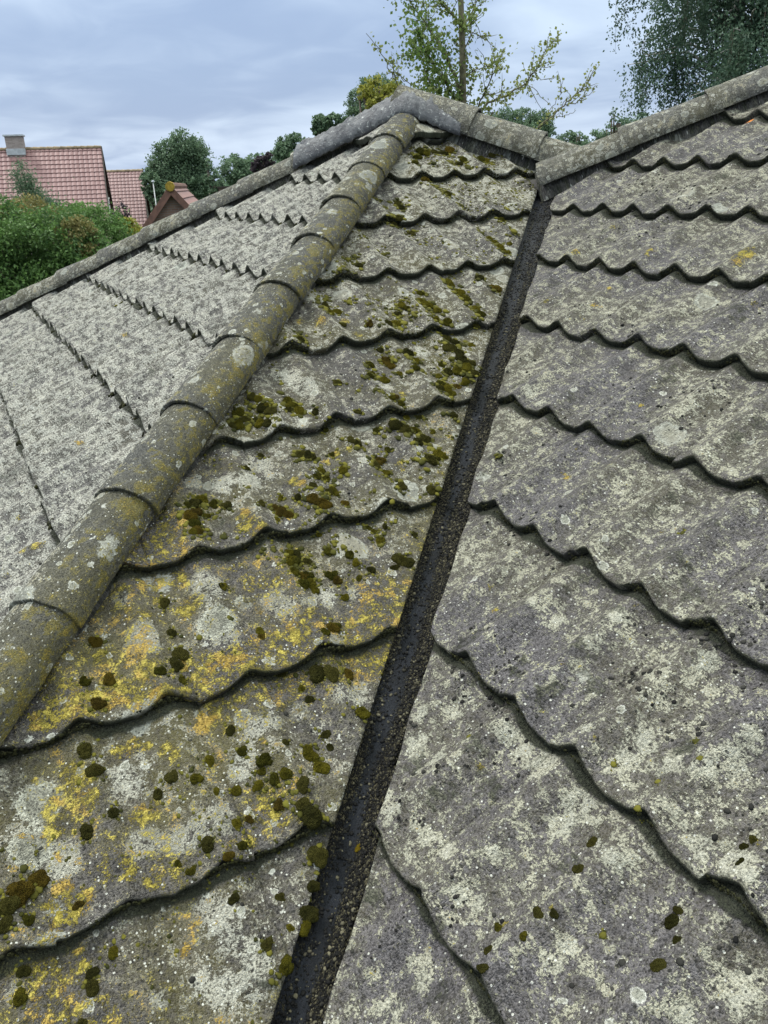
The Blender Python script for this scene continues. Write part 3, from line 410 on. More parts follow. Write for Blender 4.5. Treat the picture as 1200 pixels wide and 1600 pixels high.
# ridge and hip caps --------------------------------------------------------
def cap_mesh(r0=.098, r1=.086, ln=.40, seed=0, nseg=34, nl=44, hh=.80, collar=.001):
    t = np.concatenate([[0, 0, .0, .002, .006], np.linspace(.012, ln, nl)]); A = np.linspace(-.06, math.pi+.06, nseg)
    T, AA = np.meshgrid(t, A, indexing='ij'); f = T/ln
    R = r0+(r1-r0)*f+collar*np.clip((.05-T)/.012, 0, 1)
    R[0] -= .010; R[1] -= .006; R[2] -= .0015; 
    R = R+.0028*fbm(T*18+seed*9.1, AA*2.2, 4, seed)+.0006*fbm(T*110+seed, AA*11, 3, seed+4)
    side = np.cos(AA)*R; up = np.sin(AA)*R*hh
    T2 = T+(fbm(AA*3+seed, T*0, 3, seed+8)*.004)*np.clip(1-T/.1, 0, 1)
    P = np.stack([T2, side, up], -1)
    idx = np.arange(T.size).reshape(T.shape)
    q = np.stack([idx[:-1, :-1], idx[:-1, 1:], idx[1:, 1:], idx[1:, :-1]], -1).reshape(-1, 4)
    # under lip
    uv = np.stack([AA*.1+seed*.7, T+seed*.53], -1)
    alg = np.where(T < .001, .4, np.clip(1-T/.012, 0, 1)*.12)
    alg = np.maximum(alg, np.clip((T-.334)/.012, 0, 1)*.35)
    return P.reshape(-1, 3), q, uv.reshape(-1, 2), alg.ravel(), AA.ravel(), T.ravel()
def cap_row(start, D, n, lift, first, spacing, mat, names, side_bias=0, r0=.098, r1=.086, hh=.8, seed0=0, yel=.0, skew=.0, tilt=.0):
    """start: point on the hip line, D: direction going UP the line; caps overlap like scales, the upper one on top"""
    D = np.array(D, float); D /= np.linalg.norm(D); B = np.cross(D, [0, 0, 1.]); B /= np.linalg.norm(B); Nn = np.cross(B, D)
    for i in range(n):
        sd = seed0+i; P, q, uv, alg, AA, T = cap_mesh(r0, r1, .40, sd, hh=hh)
        rs = random.Random(sd); yw = rs.uniform(-.022, .022); ti = rs.uniform(-.010, .008)
        o_ = np.array(start)+D*(first+i*spacing+rs.uniform(-.008, .008))
        d2 = D+B*yw+Nn*(ti-.018); 
        W = o_+P[:, :1]*d2+P[:, 1:2]*B+(P[:, 2:]+lift+rs.uniform(-.002, .002))*Nn
        bias = np.clip(np.cos(AA)*side_bias, -1, 1)
        ye = np.clip(bias*.55+.15, 0, 1)*yel
        whi = np.clip(-bias-.05, 0, 1)*1.1*(1 if side_bias else 0)+0*ye
        o = mesh_arrays('ridge_tile', W, q[:, ::-1], mat, None, uv, {'yel': ye, 'whi': whi, 'ora': ye*0, 'alg': alg, 'grn': np.clip(bias+.2, 0, 1)})
        adopt(o, house)
def pt(u, v, z): return np.array([u, -v, z])
APEX = pt(UA, UA-WH, S*UA); HL = math.sqrt(2+S*S)
# near hip: first cap begins below the frame; measured lap distances from the apex
cap_row(APEX, (1, 1*-1, S), 17, -.006, -5.85, .3385, M_cap, None, side_bias=1, seed0=10, yel=.6, r0=.084, r1=.077, hh=.8)
FARHIP = APEX; cap_row(APEX, (-1, 1*-1, S), 22, .0, -.30-.325*21, .325, M_capfar, None, seed0=60, yel=.1, hh=.85, r0=.098, r1=.089)
PR = pt(QR, QR, S*QR)
MNfoot = APEX+np.array([-1, -1, -S])*1.0*(UA-QN)
cap_row(APEX, (1, 1, S), 3, .02, -.99, .335, M_capfar, None, seed0=90, yel=.05, hh=1.0, r0=.11, r1=.098)
cap_row(PR, (-1, -1, S), 11, .0, -.01, .36, M_capfar, None, seed0=110, yel=.1, hh=.88, r0=.104, r1=.095)
cap_row(pt(2*QN-1.25-.0, 2*QN-1.25, 0)*0+APEX, (-1, 1, S), 14, .0, -.4-.33*13, .33, M_back, None, seed0=140)

M_mortar = lichen_concrete('mortar bedding', (.05, .047, .044), (.10, .095, .09), .3, uv=True, off=(2, 9, 0))
def bedding(start, D, t0, t1, w=.085, top=.045, low=-.085, seed=0):
    D = np.array(D, float); D /= np.linalg.norm(D); B = np.cross(D, [0, 0, 1.]); B /= np.linalg.norm(B); Nn = np.cross(B, D)
    t = np.arange(t0, t1, .015); a = np.linspace(-1, 1, 15); T, A = np.meshgrid(t, a, indexing='ij')
    hgt = low+(top-low)*np.clip(1-np.abs(A)**2.2, 0, 1)**.5; side = A*w*(1+.10*fbm(T*14, A*3+seed, 3, seed)); hgt = hgt+.006*fbm(T*20, A*5, 3, seed+1)
    P = np.array(start)+T[..., None]*D+side[..., None]*B+hgt[..., None]*Nn; idx = np.arange(T.size).reshape(T.shape)
    q = np.stack([idx[:-1, :-1], idx[1:, :-1], idx[1:, 1:], idx[:-1, 1:]], -1).reshape(-1, 4)
    adopt(mesh_arrays('mortar_bedding', P.reshape(-1, 3), q, M_mortar, None, np.stack([A*.1, T], -1).reshape(-1, 2), {'alg': (A*0+.45).ravel()}), house)
bedding(APEX, (1, -1, S), -6.0, -.05, .062, .03, -.05, 1); bedding(APEX, (-1, -1, S), -7.2, -.05, .082, .05, -.06, 2); bedding(APEX, (1, 1, S), -.98, -.02, .088, .06, -.06, 3)
bedding(PR, (-1, -1, S), -.02, 3.9, .088, .055, -.07, 4)
lump = MB(); VV = []
for i in range(13):
    for j in range(24):
        th_, ph_ = i/12*math.pi, j/24*2*math.pi; rr_ = 1+.16*float(vn(np.array(math.cos(ph_)*2+9), np.array(math.sin(ph_)*2+i*.5), 5))
        VV.append((PR[0]+.045+.115*rr_*math.sin(th_)*math.cos(ph_), PR[1]-.045+.115*rr_*math.sin(th_)*math.sin(ph_), PR[2]-.045+.075*math.cos(th_)*rr_))
lump.add(VV, [(i*24+j, (i+1)*24+j, (i+1)*24+(j+1) % 24, i*24+(j+1) % 24) for i in range(12) for j in range(24)])
adopt(lump.build('mortar_bedding', M_mortar, None, True), house)
# valley gutter ---------------------------------------------------------------
def mat_gutter():
    m, nt, b = newmat('wet dark gutter sheet'); t = N(nt, 'ShaderNodeTexCoord'); v = t.outputs['UV']
    n = noise(nt, v, 9, 4, .6); f_ = noise(nt, v, 160, 4, .7); vo = vor(nt, v, 300)
    c = mix(nt, ramp(nt, n, .35, .65), (.005, .006, .008), (.012, .014, .019)); 
    g = mth(nt, 'ADD', mth(nt, 'MULTIPLY', attr(nt, 'grit'), .8), mth(nt, 'MULTIPLY', mth(nt, 'SUBTRACT', f_, .5), 1.6)); gm = ramp(nt, g, .4, .6)  # mask holds grit and the shade painted along the left edge
    sc = N(nt, 'ShaderNodeSeparateColor'); L(nt, vo.outputs['Color'], sc.inputs[0])
    gc = mix(nt, ramp(nt, sc.outputs[0], .5, 1), (.005, .005, .005), (.085, .076, .045))
    L(nt, mix(nt, gm, c, gc), b.inputs['Base Color']); L(nt, mix(nt, gm, mix(nt, n, (.38,)*3, (.6,)*3), (.9,)*3), b.inputs['Roughness']); b.inputs['Specular IOR Level'].default_value = .16
    bp = N(nt, 'ShaderNodeBump'); bp.inputs['Distance'].default_value = .006; L(nt, mth(nt, 'ADD', mth(nt, 'MULTIPLY', mth(nt, 'ADD', f_, n), .9), mth(nt, 'MULTIPLY', gm, mth(nt, 'MULTIPLY', vo.outputs['Distance'], -.9))), bp.inputs['Height']); L(nt, bp.outputs[0], b.inputs['Normal'])
    return m
M_gut = mat_gutter()
tt = np.arange(EZ, 1.99, .012); ww = np.linspace(-.13, .19, 49); TT, WW = np.meshgrid(tt, ww, indexing='ij')
# WW = u - v shift ( + towards M side )... cross-section in plan perpendicular to the valley
uu = TT-WW*.5*-1; vvv = TT-WW*.5
uu = TT+WW*.5*-1+.0; vvv = TT+WW*.5        # WW = v - u ; M side negative, R side positive
zz = S*np.maximum(uu, vvv)                 # plan planes: M = S*u (u>v), R = S*v
cen = (E2-E1)/2; zz = S*(TT+.5*np.sqrt((WW-.04)**2*.8+.03**2))-.054
zz = zz+.0035*fbm(TT*22, WW*40, 3, 5)+.020*np.clip((WW-.035)/.05, 0, 1)*(.75+fbm(TT*30, WW*60, 3, 9))
st = ((TT+.31) % .62) < .012; zz = zz+.004*(((TT+.31) % .62)/.62)
grit_shade = np.clip((-WW+.005)/.02, 0, 1)*.6+np.clip((WW-.01)/.04, 0, 1)*(.8+.7*fbm(TT*5, WW*8, 3, 12))+.22+.5*fbm(TT*4, WW*10, 3, 4)-np.clip((TT-1.1)/.5, 0, 1)*.5  # first term paints the shade beside the left cut edge; the rest is grit
idx = np.arange(TT.size).reshape(TT.shape); q = np.stack([idx[:-1, :-1], idx[:-1, 1:], idx[1:, 1:], idx[1:, :-1]], -1).reshape(-1, 4)
gut = mesh_arrays('valley_gutter', np.stack([uu, -vvv, zz], -1).reshape(-1, 3), q, M_gut, None, np.stack([WW, TT*1.5], -1).reshape(-1, 2), {'grit': grit_shade.ravel()})
adopt(gut, house); gut['label'] = 'dark wet valley gutter with grit along its right side'

# lead / mortar flashing draped over the peak -----------------------------------
def mat_flash():
    m, nt, b = newmat('weathered lead flashing'); t = N(nt, 'ShaderNodeTexCoord'); v = t.outputs['Object']
    a = noise(nt, v, 9, 3, .6); f_ = noise(nt, v, 60, 4, .65, .6); g = noise(nt, v, 260, 2, .6)
    c = mix(nt, ramp(nt, a, .35, .65), (.055, .056, .064), (.11, .112, .12)); c = mix(nt, ramp(nt, mth(nt, 'ADD', mth(nt, 'MULTIPLY', f_, .7), mth(nt, 'MULTIPLY', g, .3)), .56, .66), c, (.36, .37, .36))
    c = mix(nt, ramp(nt, f_, .42, .32), c, (.03, .03, .032)); L(nt, c, b.inputs['Base Color']); b.inputs['Roughness'].default_value = .6
    bp = N(nt, 'ShaderNodeBump'); bp.inputs['Distance'].default_value = .006; L(nt, f_, bp.inputs['Height']); L(nt, bp.outputs[0], b.inputs['Normal']); return m
M_flash = mat_flash()
def flash_z(X, Y):
    # height of the apex caps underneath, evaluated on the world grid, smooth union
    z = np.full(X.shape, -9.)
    for D, rr in (((-1, -1, S), .108), ((1, 1, S), .104), ((1, -1, S), .098), ((-1, 1, S), .10)):
        d = np.array(D, float)[:2]; d /= np.linalg.norm(d); rx = X-APEX[0]; ry = Y-APEX[1]
        al = rx*d[0]+ry*d[1]; pe = -rx*d[1]+ry*d[0]                # along (up = towards the apex), across
        s_ = np.where(al < 0, al, 0); hr = np.sqrt(np.clip(1-(pe/(rr+.012))**2, 0, 1))*rr*.86
        zz = APEX[2]+s_*S/math.sqrt(2)+hr+.012-np.where(al > 0, (al/.12)**2*.05, 0)
        z = np.maximum(z, np.where(np.abs(pe) < rr+.012, zz, -9))
    return z
# footprint as a strip running along the far hip, over the apex and a little down the right hip
ns, nw = 150, 90
s_ = np.linspace(-.57, .27, ns); w_ = np.linspace(-1, 1, nw); SS, WW = np.meshgrid(s_, w_, indexing='ij')
dfar = np.array([1, 1.])/math.sqrt(2)*1.0     # plan direction apex -> down the far hip is (u+, v-) = world (+,+)
drt = np.array([-1, -1.])/math.sqrt(2)
prp = np.array([1, -1.])/math.sqrt(2)
halfw = .112+.012*fbm(SS*9, SS*0+WW*.5, 2, 3)+.03*np.exp(-(SS/.12)**2)
Xp = APEX[0]-dfar[0]*SS+prp[0]*WW*halfw; Yp = APEX[1]-dfar[1]*SS+prp[1]*WW*halfw
slope_z = np.where(SS < 0, SS, -SS)*S/math.sqrt(2)
ridgeh = .106+.0*np.exp(-(SS/.16)**2)
Zp = APEX[2]+slope_z*(1-.25*np.exp(-(SS/.1)**2))+ridgeh*np.sqrt(np.clip(1-np.abs(WW)**2.4, 0, 1))-.01
wr = np.abs(fbm(SS*22+WW*1.5, WW*2.2, 4, 31))*.030+fbm(SS*50, WW*6, 3, 33)*.007
Zp = Zp+wr*(1-.4*np.abs(WW)); Xp = Xp+fbm(SS*14, WW*4, 3, 41)*.006
idx = np.arange(SS.size).reshape(SS.shape); q = np.stack([idx[:-1, :-1], idx[:-1, 1:], idx[1:, 1:], idx[1:, :-1]], -1).reshape(-1, 4)
fl = mesh_arrays('lead_flashing', np.stack([Xp, Yp, Zp], -1).reshape(-1, 3), q, M_flash)
adopt(fl, house); fl['label'] = 'crumpled grey flashing sheet moulded over the peak'
sol = fl.modifiers.new('t', 'SOLIDIFY'); sol.thickness = .006

# cut top pieces right under the peak (straight lower edge, no waves)
def top_piece(face, xa_, xb_, Ya_, Yb_, mat):
    xs = np.linspace(xa_, xb_, 90); yl = np.concatenate([[0, 0, .003], np.linspace(.01, Yb_-Ya_, 24)])
    X, YL = np.meshgrid(xs, yl); lo, hi = lim[face](Ya_+YL); X = np.clip(X, lo+.02, hi-.02)
    Hh = .030+wave(face, X)*.35-np.repeat(np.concatenate([[.026, .004, .001], np.zeros(24)])[:, None], 90, 1)+.004*fbm(X*20, YL*20, 3, 8)
    YY = Ya_+YL+.004*fbm(X*15, X*0, 3, 2)
    P = PLANES[face][0](X, YY)+nrm(face)*Hh[..., None]; idx = np.arange(X.size).reshape(X.shape)
    q = np.stack([idx[:-1, :-1], idx[:-1, 1:], idx[1:, 1:], idx[1:, :-1]], -1).reshape(-1, 4)
    o = mesh_arrays('top_tile', P.reshape(-1, 3), q if face == 'X' else q, mat, None, np.stack([X, YL+1.3], -1).reshape(-1, 2), {'alg': np.where(YL < .002, .9, 0).ravel()})
    adopt(o, house)
top_piece('M', UA-WH-.25, UA-WH+.25, UA-.215, UA-.03, M_mid)
top_piece('L', UA-.3, UA+.42, UA-.235, UA-.03, M_left)

# walls, fascia, eaves ----------------------------------------------------------
def brick(name, c1, c2, mort, bw=.21, bh=.065):
    m, nt, b = newmat(name); t = N(nt, 'ShaderNodeTexCoord'); g = N(nt, 'ShaderNodeNewGeometry')
    mp = N(nt, 'ShaderNodeSeparateXYZ'); L(nt, t.outputs['Object'], mp.inputs[0])
    cb = N(nt, 'ShaderNodeCombineXYZ'); L(nt, mth(nt, 'ADD', mp.outputs[0], mp.outputs[1]), cb.inputs[0]); L(nt, mp.outputs[2], cb.inputs[1])
    br = N(nt, 'ShaderNodeTexBrick'); L(nt, cb.outputs[0], br.inputs[0]); br.inputs['Scale'].default_value = 1; br.inputs['Brick Width'].default_value = bw; br.inputs['Row Height'].default_value = bh; br.inputs['Mortar Size'].default_value = .008
    br.inputs[1].default_value = (*c1, 1); br.inputs[2].default_value = (*c2, 1); br.inputs[3].default_value = (*mort, 1)
    n = noise(nt, t.outputs['Object'], 3, 4, .6)
    L(nt, mix(nt, mth(nt, 'MULTIPLY', n, .35), br.outputs[0], tuple(x*.5 for x in c1)), b.inputs['Base Color']); b.inputs['Roughness'].default_value = .9
    return m
M_brick = brick('brown brick', (.16, .095, .075), (.22, .14, .11), (.2, .18, .165))
M_brick2 = brick('pale brick', (.30, .25, .22), (.38, .33, .29), (.35, .33, .3))
M_dark = simple('dark fascia board', (.035, .026, .022), .6)
M_white = simple('white painted wood', (.75, .75, .73), .5, .05)
M_glass, _nt, _b = newmat('window glass'); _b.inputs['Base Color'].default_value = (.03, .035, .04, 1); _b.inputs['Roughness'].default_value = .05
w = MB(); ze = S*(EZ+.45)-.12
foot = [(-.6, -1.55), (5.6, -1.55), (5.6, 4.55)]
def wallseg(mb, a, b, z0, z1, th=.25):
    a = np.array(a, float); b = np.array(b, float); d = b-a; L_ = np.hypot(*d); c = (a+b)/2
    mb.box((c[0], c[1], (z0+z1)/2), (L_, th, z1-z0), math.atan2(d[1], d[0]))
# footprint in (u, v) of the walls, half a metre inside the eaves
ue = EZ+.45; ring = [(ue, ue-WH), (2*UA-ue, ue-WH), (2*UA-ue, 8.2-ue), (-4.0, 8.2-ue), (-4.0, ue), (ue, ue)]
for i in range(len(ring)):
    a, b_ = ring[i], ring[(i+1) % len(ring)]; wallseg(w, (a[0], -a[1]), (b_[0], -b_[1]), GROUND, ze)
gx = MB(); gx.prism([pt(-4.0, ue, ze), pt(-4.0, 8.2-ue, ze), pt(-4.0, 4.1, S*4.1-.1)], (.24, 0, 0)); w.v += [v for v in gx.v]; w.f += [[i+w.n for i in f_] for f_ in gx.f]; w.m += gx.m; w.n += gx.n
adopt(w.build('wall', M_brick), house)
fa = MB()
er = [(EZ, EZ-WH), (2*UA-EZ, EZ-WH), (2*UA-EZ, 8.2-EZ), (-4.2, 8.2-EZ)]
for a, b_ in ((er[0], er[1]), (er[1], er[2]), (er[2], er[3]), ((-4.2, EZ), (EZ, EZ)), ((EZ, EZ), er[0])):
    wallseg(fa, (a[0], -a[1]), (b_[0], -b_[1]), S*EZ-.2, S*EZ-.05, .03)
adopt(fa.build('fascia', M_dark), house)

# ------------------------------------------------------------------ moss cushions, grit
def mat_moss(name, c1, c2):
    m, nt, b = newmat(name); t = N(nt, 'ShaderNodeTexCoord'); oi = N(nt, 'ShaderNodeObjectInfo')
    n = noise(nt, t.outputs['Object'], 2.2, 3, .6); f_ = vor(nt, t.outputs['Object'], 11); f2 = noise(nt, t.outputs['Object'], 22, 2, .7)
    c = mix(nt, ramp(nt, mth(nt, 'ADD', mth(nt, 'MULTIPLY', n, .6), mth(nt, 'MULTIPLY', oi.outputs['Random'], .4)), .3, .7), c1, c2)
    c = mix(nt, ramp(nt, f_.outputs['Distance'], .2, .7), c, mix(nt, .5, c, (.01, .011, .004))); c = mix(nt, ramp(nt, f2, .55, .8), c, mix(nt, .3, c, (.3, .3, .08)))
    L(nt, c, b.inputs['Base Color']); b.inputs['Roughness'].default_value = 1; b.inputs['Specular IOR Level'].default_value = .05
    bp = N(nt, 'ShaderNodeBump'); bp.inputs['Distance'].default_value = .25; L(nt, mth(nt, 'ADD', mth(nt, 'MULTIPLY', f_.outputs['Distance'], -1), f2), bp.inputs['Height']); L(nt, bp.outputs[0], b.inputs['Normal'])
    return m
MM = {'g': mat_moss('moss, olive', (.085, .085, .011), (.24, .21, .02)), 'd': mat_moss('moss, dark', (.055, .055, .014), (.13, .12, .028)), 'b': mat_moss('moss, rusty', (.095, .068, .012), (.21, .15, .02))}
def dome(seed, nr=20, na=60):
    rj = random.Random(seed); nsub = rj.choice([2, 3, 4, 5]); subs = [(rj.uniform(-.45, .45), rj.uniform(-.45, .45), rj.uniform(.38, .62)) for _ in range(nsub)]+[(0, 0, .6)]
    def hh(x, y):
        h = -1
        for a, b, r in subs:
            d2 = 1-((x-a)**2+(y-b)**2)/r**2
            if d2 > 0: h = max(h, .62*r*d2**.5)
        return h
    V = [(0, 0, hh(0, 0))]; outl = []
    for j in range(na):
        a = 2*math.pi*j/na; R = .2
        while R < 1.3 and hh(R*math.cos(a), R*math.sin(a)) > 0: R += .02
        outl.append(R*(1+rj.uniform(-.05, .05)))
    for i in range(1, nr):
        for j in range(na):
            a = 2*math.pi*j/na; R = outl[j]*(i/(nr-1))**.85; x, y = R*math.cos(a), R*math.sin(a); h = max(0, hh(x, y)) if i < nr-1 else -.18
            h += .08*float(vn(np.array(x*5+seed), np.array(y*5), seed+1))+.06*float(vn(np.array(x*14+seed), np.array(y*14), seed+2))+rj.uniform(-.045, .045); q = rj.uniform(.955, 1.045)
            V.append((x*q, y*q, h))
    Fc = [(0, 1+j, 1+(j+1) % na) for j in range(na)]
    for i in range(nr-2):
        for j in range(na): Fc.append((1+i*na+j, 1+(i+1)*na+j, 1+(i+1)*na+(j+1) % na, 1+i*na+(j+1) % na))
    me = bpy.data.meshes.new('moss_cushion'); me.from_pydata(V, [], Fc); me.polygons.foreach_set('use_smooth', [True]*len(Fc)); return me
DM = {}
for c in 'gdb':
    for sdd in range(5):
        me = dome(sdd+10*ord(c)); me.materials.append(MM[c]); DM[c, sdd] = me
ORD = ['below the first', 'first', 'second', 'third', 'fourth', 'fifth', 'sixth', 'seventh', 'eighth', 'ninth', 'tenth', 'eleventh', 'twelfth']
CN = {'g': 'olive green', 'd': 'dark green', 'b': 'rusty brown'}
lst = [('M', *m) for m in parse(MOSS_M)]+[('R', *m) for m in parse(MOSS_R)]+[('L', *m) for m in parse(MOSS_L)]
lst.sort(key=lambda m: -m[3]/np.linalg.norm(surf(m[0], m[1], m[2])-CAM))
small = lst[290:]; lst = lst[:290]
def place_moss(face, x, Y, r, c, i):
    r = r*1.14
    o = bpy.data.objects.new('moss_cushion', DM[c, i % 5]); COL.objects.link(o)
    n = Vector(nrm(face)); P = surf(face, x, Y)
    rs = random.Random(i); 
    o.rotation_mode = 'QUATERNION'; qn = n.to_track_quat('Z', 'Y'); o.rotation_quaternion = qn @ Matrix.Rotation(rs.uniform(0, 6.28), 3, 'Z').to_quaternion()
    o.location = P+nrm(face)*r*.1; k = rs.uniform(.85, 1.15); o.scale = (r*k*1.05, r/k*1.05, r*rs.uniform(.7, .95)); return o
for i, (face, x, Y, r, c) in enumerate(lst):
    o = place_moss(face, x, Y, r, c, i); k = int(math.floor((Y-Y00[face])/GC))+3
    size = 'large' if r > .0165 else ('small' if r < .0105 else 'middling')
    if face == 'M':
        lo, hi = [float(a) for a in lim['M'](np.array(Y))]; f_ = (x-lo-.1)/max(hi-lo-.1, .01)
        wh = 'by the hip' if f_ < .2 else ('left of centre' if f_ < .45 else ('right of centre' if f_ < .7 else ('near the gutter' if f_ < .88 else 'beside the gutter')))
        lab = '%s %s moss %s, %s tile row up, middle slope' % (size, CN[c], wh, ORD[max(1, k)])
        grp = 'moss cushions on the middle slope'
    elif face == 'R':
        lab = '%s %s moss on the right slope, %s tile row up' % (size, CN[c], ORD[max(1, k)]); grp = 'moss cushions on the right slope'
    else:
        lab = '%s %s moss tuft alone on the pale left slope' % (size, CN[c]); grp = 'moss tufts on the left slope'
    tag(o, lab, 'moss', grp)

seen = {}
for o in COL.objects:
    if o.get('category') == 'moss' and 'group' in o: seen.setdefault(o['label'], []).append(o)
RK = ['leftmost', 'second from left', 'third from left', 'fourth from left', 'fifth from left', 'sixth from left', 'seventh from left', 'eighth from left', 'ninth from left', 'tenth from left']
for lb, os_ in seen.items():
    if len(os_) > 1:
        def sx(o):
            d = np.array(o.location)-CAM; return float(d@RT/(d@fw))
        os_.sort(key=sx)
        for i, o in enumerate(os_): o['label'] = lb.replace(', middle slope', '')+', '+(RK[i] if i < len(os_)-1 or i == 0 else 'rightmost')
# the uncountable rest: fuzz under the noses, tiny tufts, grit -> stuff
def blobs(name, P, R, Nn, mat, label, cat, flat=.7):
    """many small rough lumps in one mesh"""
    base = np.array([(math.cos(a)*c, math.sin(a)*c, z) for z, c, off in ((-.3, .8, 0), (.25, 1.0, .5), (.8, .6, 0)) for a in [(j+off)*math.pi*2/6 for j in range(6)]]+[(0, 0, 1.05)])
    fq = []
    for i in range(2):
        for j in range(6):
            a, b_, c, d = i*6+j, i*6+(j+1) % 6, (i+1)*6+(j+1) % 6, (i+1)*6+j; fq += [(a, b_, c), (a, c, d)]
    fq += [(12+j, 12+(j+1) % 6, 18) for j in range(6)]; fq = np.array(fq)
    n = len(P); V = base[None]*(1+.35*(rng.random((n, 19, 1))-.5)); V = V*np.stack([R*rng.uniform(.8, 1.3, n), R*rng.uniform(.8, 1.3, n), R*flat*rng.uniform(.7, 1.2, n)], 1)[:, None, :]
    a = rng.random(n)*6.28; ca, sa = np.cos(a)[:, None], np.sin(a)[:, None]; V = np.stack([V[..., 0]*ca-V[..., 1]*sa, V[..., 0]*sa+V[..., 1]*ca, V[..., 2]], -1)
    T = np.cross(Nn, np.array([.3, .8, .1])); T /= np.linalg.norm(T, axis=1)[:, None]; Bt = np.cross(Nn, T)
    Wd = P[:, None, :]+V[..., :1]*T[:, None]+V[..., 1:2]*Bt[:, None]+V[..., 2:]*Nn[:, None]
    Q = (fq[None]+(np.arange(n)*19)[:, None, None]).reshape(-1, 3)
    o = mesh_arrays(name, Wd.reshape(-1, 3), Q, mat, cols=np.repeat(rng.random(n), len(fq)))
    return tag(o, label, cat, kind='stuff')
def mat_tint(name, c1, c2, rough=.9, spec=.1, lo_=0.):
    m, nt, b = newmat(name); L(nt, mix(nt, ramp(nt, attr(nt, 'tint'), lo_, 1, False), c1, c2), b.inputs['Base Color']); b.inputs['Roughness'].default_value = rough; b.inputs['Specular IOR Level'].default_value = spec; return m
M_fuzz = mat_tint('dark moss fuzz', (.006, .007, .004), (.034, .034, .014))
M_tiny = mat_tint('tiny moss', (.020, .022, .006), (.105, .097, .016))
M_black = mat_tint('black crust', (.008, .008, .008), (.035, .034, .03))
M_grit = mat_tint('roof grit', (.003, .003, .003), (.11, .10, .065), .8, .2, .76)
P, R_, Nm = [], [], []
for face, kk, dens in (('M', range(-2, 8), 900), ('R', range(-2, 8), 900), ('L', range(-2, 6), 60)):
    for k in kk:
        Y = Y00[face]+k*GC; lo, hi = [float(a) for a in lim[face](np.array(Y))]
        if face == 'R': lo = max(lo, -1.6)
        if face == 'L': hi = min(hi, 4.6)
        if hi <= lo: continue
        m = int((hi-lo)*dens); x = rng.uniform(lo, hi, m); dn = fbm(x*7, x*0+k*9, 3, 3)+.5; keep = rng.random(m) < dn+(.35 if face == 'M' else .1); x = x[keep]
        low = rng.random(len(x)); h = wave(face, x)-low*TH-.002; r = (.0010+.0024*rng.random(len(x))**2)*(1.25 if face == 'M' else .9)
        base_ = PLANES[face][0](x, np.full(len(x), Y-.001*CA)); n = nrm(face)
        down = PLANES[face][0](0*x, 0*x-1.)-PLANES[face][0](0*x, 0*x); down = down/np.linalg.norm(down, axis=1)[:, None]
        P.append(base_+n*h[:, None]); R_.append(r); Nm.append(down*.8+n*.6)
        if face == 'L':
            tx = PH['L']+PER*(.5+np.arange(math.floor(lo/PER), math.ceil(hi/PER))); tx = tx[(tx > lo+.03) & (tx < hi-.03)]
            tx = np.repeat(tx, 9)+rng.normal(0, .012, len(tx)*9); tn_ = len(tx); yy_ = np.full(tn_, Y)-np.abs(rng.normal(0, .007, tn_))*CA-.003
            P.append(PLANES[face][0](tx, yy_)+n*(wave(face, tx)-TH*rng.uniform(.1, .8, tn_))[:, None]); R_.append(rng.uniform(.004, .0095, tn_)*np.clip(np.repeat(rng.uniform(.5, 1.2, tn_//9), 9), 0, 1.2)); Nm.append(np.repeat((down[:1]*.5+n*.8), tn_, 0))
Nm = np.vstack(Nm); Nm /= np.linalg.norm(Nm, axis=1)[:, None]
blobs('moss_fuzz', np.vstack(P), np.concatenate(R_), Nm, M_fuzz, 'dark fuzzy growth along the noses of the roof tile rows', 'moss')
# tiny tufts near cushions and small black crust on the slopes
P, R_, Nm = [], [], []
src = [m for m in small]+[l for l in lst if l[0] == 'M']
for face, x, Y, r, c in src:
    for _ in range(9 if r < .012 else 13):
        a = random.uniform(0, 6.28); d = r*random.uniform(.8, 1.2+1.4*random.random()); xx, yy = x+math.cos(a)*d, Y+math.sin(a)*d*CA
        lo, hi = [float(q_) for q_ in lim[face](np.array(yy))]
        if lo+.1 < xx < hi: P.append(surf(face, xx, yy)); R_.append(min(.011, max(.0012, r*random.uniform(.08, .40 if Y < .45 else .68)**1.15))); Nm.append(nrm(face))
x = rng.uniform(-1.0, 2.2, 30000); Y = rng.uniform(-.5, 2.45, 30000); lo, hi = lim['M'](Y); f_ = (x-lo-.1)/np.maximum(hi-lo-.1, .01)
dn = fbm(x*3.3+2, Y*3.3, 3, 81)+.8*fbm(x*14, Y*14, 3, 82)+.14*np.clip(f_, 0, 1)+.12*np.clip((Y-.2)/.6, 0, 1)-.12*np.clip(-(Y-.1)/.3, 0, 1); kp = (f_ > 0) & (x < hi-.006) & (dn > .22+.24*rng.random(30000)); x, Y = x[kp][:3600], Y[kp][:3600]
for a_, b_ in zip(x, Y): P.append(surf('M', a_, b_)); R_.append((random.uniform(.0018, .0035)+.0045*random.random()**2.2)*(.62 if b_ < .45 else 1)); Nm.append(nrm('M'))
for face, x, Y, r, c in small: P.append(surf(face, x, Y)); R_.append(r); Nm.append(nrm(face))
blobs('tiny_moss', np.array(P), np.array(R_), np.array(Nm), M_tiny, 'tiny moss tufts sprinkled between the cushions of the roof', 'moss', .5)
P, R_, Nm = [], [], []
x = rng.uniform(-.9, .3, 9000); Y = rng.uniform(-.35, .75, 9000); kp = (fbm(x*6, Y*6, 3, 91)+.6*fbm(x*22, Y*22, 2, 92) > .28+.2*rng.random(9000)) & (x < Y-E2-.01); x, Y = x[kp], Y[kp]
P.append(surf('R', x, Y)); R_.append(.0015+.0035*rng.random(len(x))**2); Nm.append(np.repeat(nrm('R')[None], len(x), 0))
